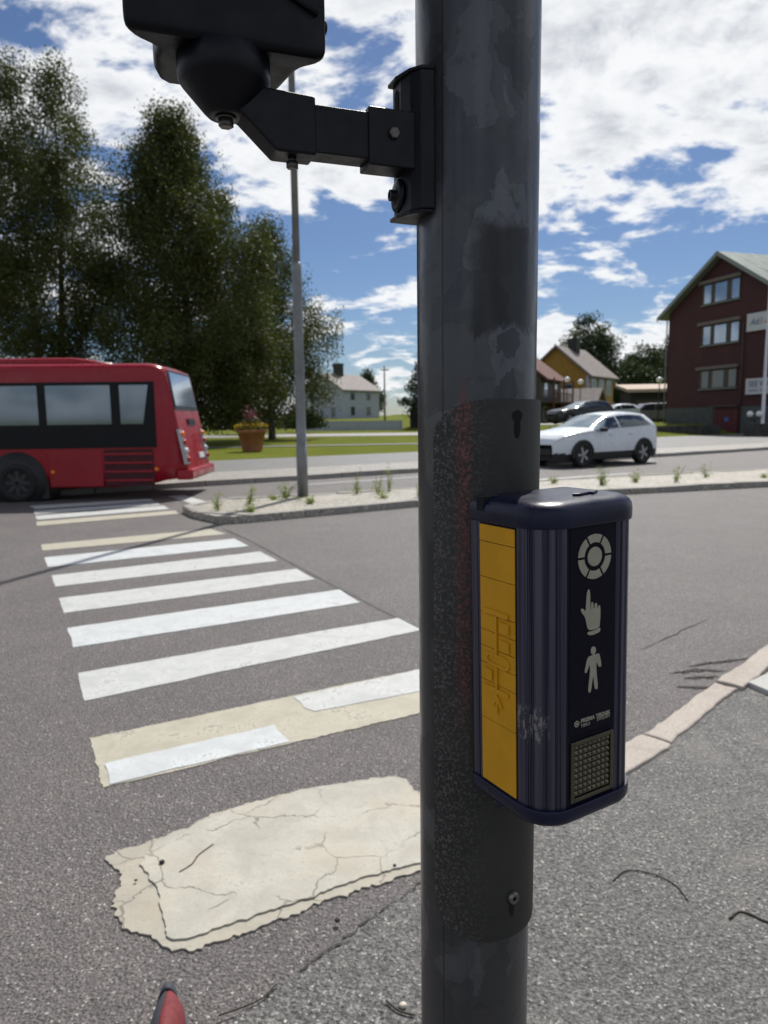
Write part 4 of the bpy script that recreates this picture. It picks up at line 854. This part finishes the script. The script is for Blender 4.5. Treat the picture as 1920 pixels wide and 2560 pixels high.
# ------------------------------------------------------------------ push button box
# local frame: x = t (to the right along the label face), y = into the pole (-n), z up ; origin at label plane, bottom of body
TN = Vector((math.cos(R(300)), math.sin(R(300)), 0)); TT = Vector((math.cos(R(30)), math.sin(R(30)), 0))
BZ0, BH = 1.1265, .2375
org = Vector((PX, PY, 0))+TN*.1540+TT*.0066+Vector((0, 0, BZ0))
box = thing('push_button_box', 'pedestrian push button box with yellow tactile strip and dark label', 'push button', org, R(30))
box.rotation_euler = (0, R(-1.3), R(30))
HW, BD, RC = .0545, .094, .029
HR = .0595   # the right half is a little wider
def anod():
    t = MT('anodised_aluminium'); st = t.noise(260, 3, .6, 0, t.vec((1, 1, .01))); n = t.noise(25, 4, .6); b = t.mix(t.ramp(st, .3, .7), (.040, .043, .078), (.115, .112, .155)); b = t.mix(t.ramp(n, .68, .74, 0, .5), b, (.03, .03, .035))
    x, y, z = t.xyz(); sc2 = t.math('MULTIPLY', t.math('MULTIPLY', t.ramp(z, .055, .062), t.ramp(z, .092, .082)), t.math('MULTIPLY', t.math('MULTIPLY', t.ramp(x, -.0405, -.046), t.ramp(y, .034, .030)), t.ramp(t.noise(180, 3, .7, 0, t.vec((1.6, 1.6, .7))), .50, .56)))
    b = t.mix(t.math('MULTIPLY', sc2, .55), b, (.42, .42, .42)); t.inp('Base Color', b); t.inp('Metallic', .8); t.inp('Roughness', .33); t.bump(st, .08, .001); return t.m
M['anod'] = anod()
M['cap'] = None
def capm():
    t = MT('navy_cap_plastic'); n = t.noise(900, 2, .6); n2 = t.noise(30, 4, .6); t.inp('Base Color', t.mix(t.ramp(n2, .3, .7), (.004, .006, .022), (.007, .010, .034))); t.inp('Specular IOR Level', .3); t.inp('Roughness', t.ramp(n2, .3, .7, .26, .38)); t.bump(n, .18, .0012); return t.m
M['cap'] = capm()
# profile of the extruded body, clockwise from rear left: list of (x,y) with grooves
def body_profile():
    pts = []
    def groove(t): # depth as function of arc position in metres, from yellow edge to label edge
        for c in GR:
            if abs(t-c) < .00045: return .0007
        return 0
    arc = RC*math.pi/2; GR = [arc*f for f in (.22, .255, .29, .325, .49, .52, .55, .58, .715, .745, .775, .805, .93, .955, .98)]
    # left side from back to front: x=-HW, y from BD to RC
    ly = [BD-.004, .083, .0828, .0822, .082, .0775, .077, RC+.0015, RC]; 
    for y in ly: pts.append((-HW+(.0008 if y in (.0828, .0822) else 0), y))
    n = 180
    for k in range(1, n):
        t = arc*k/n; a = t/RC; d = groove(t); pts.append((-HW+RC-(RC-d)*math.cos(a), RC-(RC-d)*math.sin(a)))
    pts += [(-HW+RC, 0), (-.0262, 0), (-.0262, .0012), (.0262, .0012), (.0262, 0), (HR-RC, 0)]
    for k in range(1, n):
        t = arc*(1-k/n); a = (arc-t)/RC; d = groove(t); pts.append((HR-RC+(RC-d)*math.sin(a), RC-(RC-d)*math.cos(a)))
    for y in ly[::-1]: pts.append((HR-(.0008 if y in (.0828, .0822) else 0), y))
    for k in range(1, 6): a = R(90*k/6); pts.append((HR-.004+.004*math.cos(a), BD-.004+.004*math.sin(a)))
    for k in range(1, 6): a = R(90+90*k/6); pts.append((-HW+.004+.004*math.cos(a), BD-.004+.004*math.sin(a)))
    return pts
MB().prism(body_profile(), 0, BH).obj('body', 'anod', box)
def cap_outline(off):
    x0, x1, y0, y1 = -HW-off, HR+off, -off, BD+min(off, .001); rf_ = max(.004, RC+off); rr_ = max(.003, .007+off*.3); pts = []
    for cx_, cy_, r_, a0 in ((x1-rr_, y1-rr_, rr_, 0), (x0+rr_, y1-rr_, rr_, 90), (x0+rf_, y0+rf_, rf_, 180), (x1-rf_, y0+rf_, rf_, 270)):
        for k in range(13): a = R(a0+90*k/12); pts.append((cx_+r_*math.cos(a), cy_+r_*math.sin(a)))
    return pts
def cap_obj(z_edge, sgn):
    m = MB(); rings = []; kz = 1. if sgn > 0 else .84
    for off, dz in [(.0022, 0), (.0026, .002), (.0026, .0095), (.0019, .0132), (.0002, .0162), (-.0030, .0186), (-.0075, .0202), (-.014, .0210), (-.0225, .0213)]:
        rings.append([(p[0], p[1], z_edge+sgn*dz*kz) for p in cap_outline(off)])
    if sgn < 0: rings = [r_[::-1] for r_ in rings]
    return m.loft(rings, True, True).obj('end_cap', 'cap', box)
tcap = cap_obj(BH, 1); bcap = cap_obj(0, -1)
# raised arrow on the top and snap slot on its left shoulder
MB().prism([(-.002, .022), (.028, .030), (.032, .026), (.020, .0195), (.019, .0225), (.0035, .0185)][::-1], BH+.0212, BH+.0236).obj('raised_mark', 'cap', tcap, .0006)
sm_ = MB().prism([(-HW-.0029, .070), (-HW+.016, .070), (-HW+.016, .079), (-HW-.0029, .079)], BH+.009, BH+.0212); sm_.obj('snap_slot', 'hole', tcap)
# label
M['label'] = simple('label_midnight_blue', (.0035, .0035, .010), .5, 0, .1, 40, .12); M['symbol'] = simple('label_symbol_cream', (.34, .32, .25), .6, 0, .06, 60, .2)
lab = MB().box((-.0258, -.0004, .062), (.0258, .0010, BH-.001)).obj('label', 'label', box)
def flat(name, polys, mat, th=.0005, parent=None):
    m = MB()
    for p in polys:
        n = len(p); v = [(a, -.0005, BH-b) for a, b in p]+[(a, -.0005-th, BH-b) for a, b in p]
        ar = sum(p[i][0]*p[(i+1) % n][1]-p[(i+1) % n][0]*p[i][1] for i in range(n)); f = list(range(n, 2*n)); f = f if ar < 0 else f[::-1]
        m.add(v, [tuple(f)]+[(i, (i+1) % n, n+(i+1) % n, n+i) for i in range(n)])
    return m.obj(name, mat, parent or lab)
def seg_ring(cx_, cz_, r0, r1, gap, n=6, rot=0):
    out = []
    for k in range(n):
        a0 = 2*math.pi*k/n+rot; a1 = a0+2*math.pi/n; g0, g1 = math.asin(gap/r0), math.asin(gap/r1)
        o_ = [(cx_+r1*math.cos(a), cz_+r1*math.sin(a)) for a in np.linspace(a0+g1, a1-g1, 12)]; i_ = [(cx_+r0*math.cos(a), cz_+r0*math.sin(a)) for a in np.linspace(a1-g0, a0+g0, 10)]; out.append(o_+i_)
    return out
wc = (.0008, .0262)
flat('wheel_symbol', seg_ring(*wc, .0118, .0186, .0010)+[[(wc[0]+.0080*math.cos(a), wc[1]+.0080*math.sin(a)) for a in np.linspace(0, 2*math.pi, 33)[:-1]]], 'symbol')
def smooth_poly(p, it=2):
    for _ in range(it):
        q = []
        for i in range(len(p)):
            a, b = p[i], p[(i+1) % len(p)]; q += [(a[0]*.75+b[0]*.25, a[1]*.75+b[1]*.25), (a[0]*.25+b[0]*.75, a[1]*.25+b[1]*.75)]
        p = q
    return p
# label coordinates in crop pixels (x centre 301, top 95), scaled to metres
def lc(pts): return [((x-301)/6500, (y-(95-(x-301)*.06))/8900) for x, y in pts]
hand = [(258, 566), (268, 566), (274, 600), (276, 716), (280, 722), (282, 672), (288, 664), (298, 668), (300, 716), (306, 718), (308, 682), (316, 674), (326, 682), (328, 716), (333, 718), (335, 702), (342, 696), (350, 704), (352, 770), (348, 830), (345, 866), (300, 876), (262, 872), (248, 820), (240, 772), (212, 728), (206, 708), (214, 700), (226, 706), (242, 728), (244, 700), (248, 620), (252, 590)]
flat('hand_symbol', [smooth_poly(lc(hand), 1), smooth_poly(lc([(258, 884), (300, 884), (348, 868), (352, 874), (350, 894), (340, 904), (300, 914), (264, 910), (256, 900)]), 1)], 'symbol')
man = [(286, 1070), (268, 1074), (256, 1090), (238, 1180), (242, 1194), (254, 1194), (276, 1124), (279, 1200), (264, 1336), (272, 1352), (286, 1350), (298, 1240), (304, 1240), (314, 1330), (326, 1340), (340, 1332), (326, 1200), (324, 1116), (342, 1166), (356, 1174), (365, 1160), (350, 1080), (344, 1064), (322, 1066), (304, 1064)]
hd = [(302+19*math.cos(a), 1034+31*math.sin(a)) for a in np.linspace(0, 2*math.pi, 25)[:-1]]
flat('walker_symbol', [smooth_poly(lc(man), 1), lc(hd)], 'symbol')
ic = lc([(183, 1571)])[0]; flat('maker_mark', seg_ring(ic[0], ic[1], .0017, .0027, .0002)+[[(ic[0]+.0010*math.cos(a), ic[1]+.0010*math.sin(a)) for a in np.linspace(0, 6.283, 13)[:-1]]], 'symbol')
for txt, x, y, size, bd in (('PRISMA TEKNIK', 213, 1573, .0049, .00022), ('TIBRO', 213, 1608, .0038, .00006), ('SWEDEN', 334, 1592, .0038, .00006)):
    me = text_mesh(txt, size, bd); p = lc([(x, y)])[0]; o = bpy.data.objects.new('lettering', me); C.objects.link(o); me.materials.append(M['symbol']); o.parent = lab; o.location = (p[0], -.0008, BH-p[1]); o.rotation_euler = (R(90), 0, 0)
# reflector with small pyramids
M['refl'] = simple('ribbed_lens', (.085, .078, .045), .18, .5, .1, 50, .6)
rf = MB().box((-.0258, -.0002, .001), (.0258, .0010, .0615)).obj('reflector_frame', 'label', box)
fr_ = MB(); 
for a, b in (((-.0250, .004), (-.0215, .0575)), ((.0205, .004), (.0240, .0575)), ((-.0215, .054), (.0205, .0575)), ((-.0215, .004), (.0205, .0075))): fr_.box((a[0], -.0022, a[1]), (b[0], -.0003, b[1]))
fr_.obj('lens_rim', 'refl', rf, .0006)
py_ = MB(); nx_, nz_ = 8, 9; x0, x1, z0, z1 = -.0214, .0204, .0076, .0539
for i in range(nx_):
    for j in range(nz_):
        a, b = x0+(x1-x0)*i/nx_, x0+(x1-x0)*(i+1)/nx_; c, d = z0+(z1-z0)*j/nz_, z0+(z1-z0)*(j+1)/nz_; e = .0003
        py_.add([(a+e, -.0003, c+e), (b-e, -.0003, c+e), (b-e, -.0003, d-e), (a+e, -.0003, d-e), ((a+b)/2, -.0026, (c+d)/2)], [(0, 1, 4), (1, 2, 4), (2, 3, 4), (3, 0, 4)])
ln = py_.obj('ribbed_lens', 'refl', rf); ln['kind'] = 'stuff'
# yellow tactile strip on the left face
M['yellow'] = simple('tactile_yellow', (.60, .29, .008), .5, 0, .06, 30, .25)
yl = thing_y = MB().box((-HW-.0004, .0315, .001), (-HW+.0016, .0775, BH-.001)).obj('tactile_strip', 'label', box)
yu0, yu1 = .0772, .0318   # y at u=0 (rear) and u=1 (front)
vb = [0, .064, .198, .334, .400, .463, .528, .596, .747, 1.0]
def yb(u): return yu0+(yu1-yu0)*u
def yz(v): return BH-.002-(BH-.004)*v
for k in range(9):
    MB().box((-HW-.0016, yu1, yz(vb[k+1])+.00025), (-HW-.0003, yu0, yz(vb[k])-.00025)).obj('tile', 'yellow', yl, .0003, 1)
def ysym(name, poly, th=.0017):
    n = len(poly); v = [(-HW-.0015, yb(u), yz(q)) for u, q in poly]+[(-HW-.0016-th, yb(u), yz(q)) for u, q in poly]
    ar = sum(poly[i][0]*poly[(i+1) % n][1]-poly[(i+1) % n][0]*poly[i][1] for i in range(n)); f = tuple(range(n, 2*n)) if ar < 0 else tuple(range(2*n-1, n-1, -1))
    return MB().add(v, [f]+[(i, (i+1) % n, n+(i+1) % n, n+i) for i in range(n)]).obj(name, 'yellow', yl, .0004, 2)
def rect(u0, v0, u1, v1): return [(u0, v0), (u1, v0), (u1, v1), (u0, v1)]
for nm, rc_ in (('raised_bar', (.12, .313, .83, .329)), ('raised_bar', (.12, .609, .83, .624)), ('raised_line', (.485, .330, .515, .475)), ('raised_line', (.485, .528, .515, .608)), ('raised_block', (.60, .349, .86, .386)), ('raised_block', (.60, .416, .86, .455)), ('raised_block', (.12, .545, .36, .584))): ysym(nm, rect(*rc_))
def stadium(u0, u1, v0, v1, n=8):
    rv = (v1-v0)/2; cu = rv*.2375/.0454; vc = (v0+v1)/2
    return [(u1-cu+cu*math.cos(a), vc+rv*math.sin(a)) for a in np.linspace(-math.pi/2, math.pi/2, n)]+[(u0+cu-cu*math.cos(a), vc-rv*math.sin(a)) for a in np.linspace(-math.pi/2, math.pi/2, n)]
o_, i_ = stadium(.16, .87, .477, .526), stadium(.22, .81, .489, .514); n_ = len(o_); v_ = []
for (pl, d) in ((o_, .0015), (o_, .0028), (i_, .0028), (i_, .0015)): v_ += [(-HW-d, yb(u), yz(q)) for u, q in pl]
MB().add(v_, [(r_*n_+k, r_*n_+(k+1) % n_, (r_+1)*n_+(k+1) % n_, (r_+1)*n_+k) for r_ in range(3) for k in range(n_)]).obj('raised_ring', 'yellow', yl)
ysym('raised_arrow', rect(.485, .655, .52, .705)); ysym('raised_arrow_head', [(.50, .632), (.66, .672), (.60, .677), (.50, .650), (.40, .677), (.34, .672)])
MB().box((-.02, BD-.001, .03), (.02, BD+.004, BH-.03)).obj('back_bracket', 'cap', box)
MB().sphere((-HW+.004, .060, -.0165), .006, 12, (1, 1, .7)).obj('drain_plug', 'cap', bcap)

# ------------------------------------------------------------------ signal head on its bracket
# local frame: x = along the arm away from the pole, y = away from the camera side, z up
AA = R(200); SH = thing('pedestrian_signal', 'black pedestrian signal head on a bracket arm beside the pole', 'traffic light', (PX, PY, 1.45), AA)
# with rotation 200 deg local +x = e (left, nearer), local +y = (-sin200, cos200) = (.342,-.94) = towards the camera
M['sig'] = simple('black_signal_plastic', (.0035, .004, .0065), .42, 0, .12, 20, .2, .08, 500); M['sigmetal'] = simple('black_powder_coat', (.004, .0045, .008), .42, 0, .12, 30, .24, .12, 700); M['bolt'] = simple('steel_bolt', (.11, .10, .095), .45, .85, .25, 150)
# wall plate
zt, zb = .302, .186
pl_ = MB().prism([(.0530, .0225), (.0645, .0195), (.0712, .0100), (.0748, -.004), (.0748, -.024), (.0500, -.028)][::-1], zb, zt).obj('pole_bracket', 'sigmetal', SH, .0012)
MB().prism([(.0535, .0230), (.0650, .0200), (.0725, .0105), (.0785, -.008), (.0790, -.026), (.0500, -.029)][::-1], zt-.0005, zt+.0028).obj('top_flange', 'sigmetal', pl_, .0008)
MB().prism([(.0535, .0200), (.0640, .0180), (.0725, .0085), (.0785, -.008), (.0790, -.024), (.0500, -.026)][::-1], zb-.0030, zb+.0005).obj('bottom_flange', 'sigmetal', pl_, .0008)
sl = [(.0756, -.013+.0042*math.cos(a), .283+.0050*math.sin(a)+(.0075 if math.sin(a) > 0 else -.0075)) for a in np.linspace(0, 2*math.pi, 25)[:-1]]
MB().add(sl, [tuple(range(24))]).obj('slot', 'hole', pl_)
XM = Matrix.Translation((.0745, -.012, .204)) @ Matrix.Rotation(R(90), 4, 'Y')
MB().lathe([(.0150, 0), (.0140, .0022), (.0095, .0035), (.0052, .0040), (.0050, .0088), (.0034, .0092), (.0032, .005)], 28, mat=XM).obj('cable_boss', 'sigmetal', pl_)
def armbox(name, x0, x1, hy, z0, z1, bev=.003, mat='sigmetal'): return MB().box((x0, -hy, z0), (x1, hy, z1)).obj(name, mat, SH, bev, 3)
cl_ = armbox('clevis', .068, .1115, .0140, .2200, .2680, .0015); armbox('arm_tube', .10, .18, .0118, .2250, .2635, .0012)
BM = Matrix.Translation((.0885, .0139, .2474)) @ Matrix.Rotation(R(-90), 4, 'X')
MB().lathe([(.0052, 0), (.0052, .0030), (.0042, .0036)], 6, mat=BM).obj('bolt', 'bolt', cl_)
pf = [(.1582, .2222), (.1582, .2690), (.2060, .2710), (.2060, .2860), (.2500, .2860), (.2430, .2600), (.2198, .2478), (.1924, .2222)]
m = MB(); n_ = len(pf); hy = .0140
m.add([(a, hy, b) for a, b in pf]+[(a, -hy, b) for a, b in pf], [tuple(range(n_-1, -1, -1)), tuple(range(n_, 2*n_))]+[(i, (i+1) % n_, n_+(i+1) % n_, n_+i) for i in range(n_)])
elb = m.obj('elbow_casting', 'sigmetal', SH, .0022, 3)
CX = .2312
MB().lathe([(.0120, .2478), (.0145, .2482), (.0180, .2515), (.0350, .2718), (.0372, .2752), (.0376, .2935), (.034, .2945)], 56, (CX, 0, 0)).obj('cup', 'sigmetal', elb)
MB().lathe([(.0086, .2460), (.0086, .2477)], 20, (CX, 0, 0)).obj('washer', 'bolt', elb)
MB().lathe([(.0050, .2402), (.0062, .2408), (.0062, .2460)], 6, (CX, 0, 0)).obj('bolt', 'bolt', elb)
MB().lathe([(.0034, .2135), (.0052, .2140), (.0052, .2192)], 6, (.1765, 0, 0)).obj('bolt', 'bolt', elb); MB().lathe([(.0038, .2192), (.0038, .2221)], 12, (.1765, 0, 0)).obj('stud', 'bolt', elb)
# housing: D-shaped plan, broad back face towards the pavement, narrower towards the lens side
plan = [(.1555, .0320), (.1535, .0300), (.1532, .0260), (.1560, .0205), (.1615, .0155), (.1670, .0090), (.1700, .0020), (.1730, -.0120), (.1770, -.0340), (.1830, -.0500), (.1900, -.0560), (.2720, -.0560), (.2790, -.0500), (.2840, -.0340), (.2850, -.0100), (.2835, .0030), (.2865, .0090), (.2950, .0150), (.3030, .0200), (.3075, .0260), (.3078, .0295), (.3055, .0320)]
pcx, pcy = .2310, -.008; rings = []
for f, z in [(.90, .2905), (.955, .2915), (.985, .2935), (.997, .2965), (1.0, .301), (1.004, .60), (.98, .612), (.93, .616)]: rings.append([(pcx+(a-pcx)*f, pcy+(b-pcy)*f, z) for a, b in plan][::-1])
hous = MB().loft(rings, True, True).obj('housing', 'sig', SH)
es = hous.modifiers.new('edges', 'EDGE_SPLIT'); es.split_angle = R(50)
MB().sphere((.1540, .0235, .318), .0045, 12, (1, 1, 1.5)).obj('hinge', 'sig', hous)
MB().tube([(.160, .0325, .322), (.215, .0330, .347), (.305, .0330, .352)], .0022, 8).obj('door_rim', 'sig', hous)
for k, zz in enumerate((.38, .52)):
    VM = Matrix.Translation((pcx, -.056, zz)) @ Matrix.Rotation(R(90), 4, 'X')
    MB().lathe([(.044, 0), (.047, .0), (.047, .08), (.045, .08)], 32, mat=VM, cap=False).obj('visor', 'sig', hous); MB().lathe([(.001, .003), (.044, .001)], 24, mat=VM, cap=False).obj('lens', 'glass_dk', hous)

# ------------------------------------------------------------------ small things on the ground
M['twig'] = simple('dry_twig', (.045, .035, .026), .85); M['stonew'] = simple('white_pebble', (.6, .55, .45), .6); M['stoned'] = simple('dark_pebble', (.025, .024, .023), .8)
def twig(label, pts, r=.0025, z=.014):
    z = .012; V = [Vector(p) for p in pts]; V = [V[0]*2-V[1]]+V+[V[-1]*2-V[-2]]; pts = []
    for i in range(1, len(V)-2):
        for j in range(5):
            u = j/5; pts.append(.5*((2*V[i])+(V[i+1]-V[i-1])*u+(2*V[i-1]-5*V[i]+4*V[i+1]-V[i+2])*u*u+(3*V[i]-V[i-1]-3*V[i+1]+V[i+2])*u**3))
    pts.append(V[-2])
    o = MB().tube([(x, y, z+rnd.uniform(0, .002)) for x, y in pts], [r]+[r*1.1]*(len(pts)-2)+[r*.5], 6).obj('twig', 'twig'); tag(o, label, 'twig', 'twigs on the ground')
twig('short twig lying on the thick cream marking', [(-.60, 2.27), (-.635, 2.21), (-.645, 2.16), (-.675, 2.12)], .0022, .018)
twig('curved thin twig on the pavement right of the pole', [(.70, 2.05), (.76, 2.10), (.83, 2.085), (.885, 2.03), (.895, 1.95)], .0018, .02)
twig('bent dry twig at the pavement edge beyond the button box', [(.98, 1.875), (1.03, 1.905), (1.08, 1.86), (1.14, 1.83)], .0028, .022)
twig('slender twig lying along the kerb joint left of the pole', [(-.42, 1.56), (-.33, 1.605), (-.29, 1.66)], .0018, .012)
twig('tiny twig near the foot of the pole', [(-.01, 1.60), (.02, 1.57), (.06, 1.555)], .0025, .012)
def pebble(label, x, y, r, mat, z=.01, sd_=0):
    r3 = random.Random(sd_); m = MB().sphere((0, 0, 0), r, 9); m.v = [(a*r3.uniform(.85, 1.2), b*r3.uniform(.8, 1.1), c*.7) for a, b, c in m.v]
    o = m.obj('pebble', mat); o.location = (x, y, z+r*.55); tag(o, label, 'pebble', 'loose pebbles')
pebble('cream pebble near the foot of the signal pole', .032, 1.585, .0095, 'stonew', .008, 1)
for k, (lb, x, y, r, mt) in enumerate([('black pebble resting on the thick cream marking', -.745, 2.17, .009, 'stoned'), ('dark pebble below the edge of the thick cream marking', -.15, 1.885, .0085, 'stoned'), ('small dark pebble on the broken end of the cream marking', -.80, 2.08, .005, 'stoned'),
    ('pale chip on the pavement below the button box', .45, 2.27, .005, 'stonew'), ('bright chip on the pavement right of the pole', .56, 1.9, .005, 'stonew'), ('small dark pebble near the marking front edge', .02, 2.14, .005, 'stoned')]): pebble(lb, x, y, r, mt, .012 if 'marking' in lb else .008, 5+k)

# ------------------------------------------------------------------ shoe tip at the bottom edge
M['shoe_red'] = simple('red_shoe_fabric', (.155, .020, .024), .75, 0, .15, 40, bump=.2, bscale=400); M['shoe_grey'] = simple('charcoal_rubber', (.045, .047, .06), .7, 0, .1, 40); M['shoe_in'] = simple('shoe_lining', (.02, .02, .022), .9)
sh = thing('shoe', 'red shoe with charcoal toe cap standing on the pavement edge', 'shoe', (-.518, 1.462, .006), R(12))
# sections along y: y, half width, centre x, top height
secs = [(.160, .010, -.006, .030), (.155, .0155, -.006, .042), (.142, .019, -.005, .052), (.120, .026, -.002, .060), (.09, .036, .001, .068), (.05, .042, .002, .080), (.0, .041, .003, .096), (-.06, .038, .002, .10), (-.105, .036, 0, .096), (-.125, .026, 0, .088)]
def shoe_ring(y, hw, cx_, h, z0, a0=0., a1=math.pi): return [(cx_+hw*math.cos(a)*(1 if math.sin(a) < .3 else 1-.25*(math.sin(a)-.3)), y, z0+(h-z0)*max(0, math.sin(a))) for a in np.linspace(a0, a1, 15)]
MB().loft([(shoe_ring(*s_, .016)+[(s_[2]-s_[1]*.9, s_[0], .016), (s_[2]+s_[1]*.9, s_[0], .016)])[::-1] for s_ in secs], True, True).obj('upper', 'shoe_red', sh)
MB().prism([(s_[2]+s_[1]+.004, s_[0]) for s_ in secs[::-1]]+[(s_[2]-s_[1]-.004, s_[0]) for s_ in secs], 0, .020).obj('sole', 'shoe_grey', sh, .003)
MB().loft([(shoe_ring(y, hw+.003, cx_, h+.003, .015)+[(cx_-hw*.9, y, .015), (cx_+hw*.9, y, .015)])[::-1] for y, hw, cx_, h in [(.168, .010, -.006, .034), (.163, .0165, -.006, .048), (.152, .0190, -.006, .057), (.138, .0205, -.006, .061), (.122, .0240, -.005, .063)]], True, True).obj('toe_cap', 'shoe_grey', sh)
sg = [shoe_ring(y, hw+.0025, cx_, h+.0025, .016, R(95+k*4), R(180)) for k, (y, hw, cx_, h) in enumerate([s_ for s_ in secs if -.07 < s_[0] < .145])]
MB().loft(sg, False, True, False).obj('side_guard', 'shoe_grey', sh)
MB().lathe([(.001, .098), (.026, .100), (.030, .104), (.026, .106)], 20, (0, -.075, 0)).obj('collar', 'shoe_in', sh)
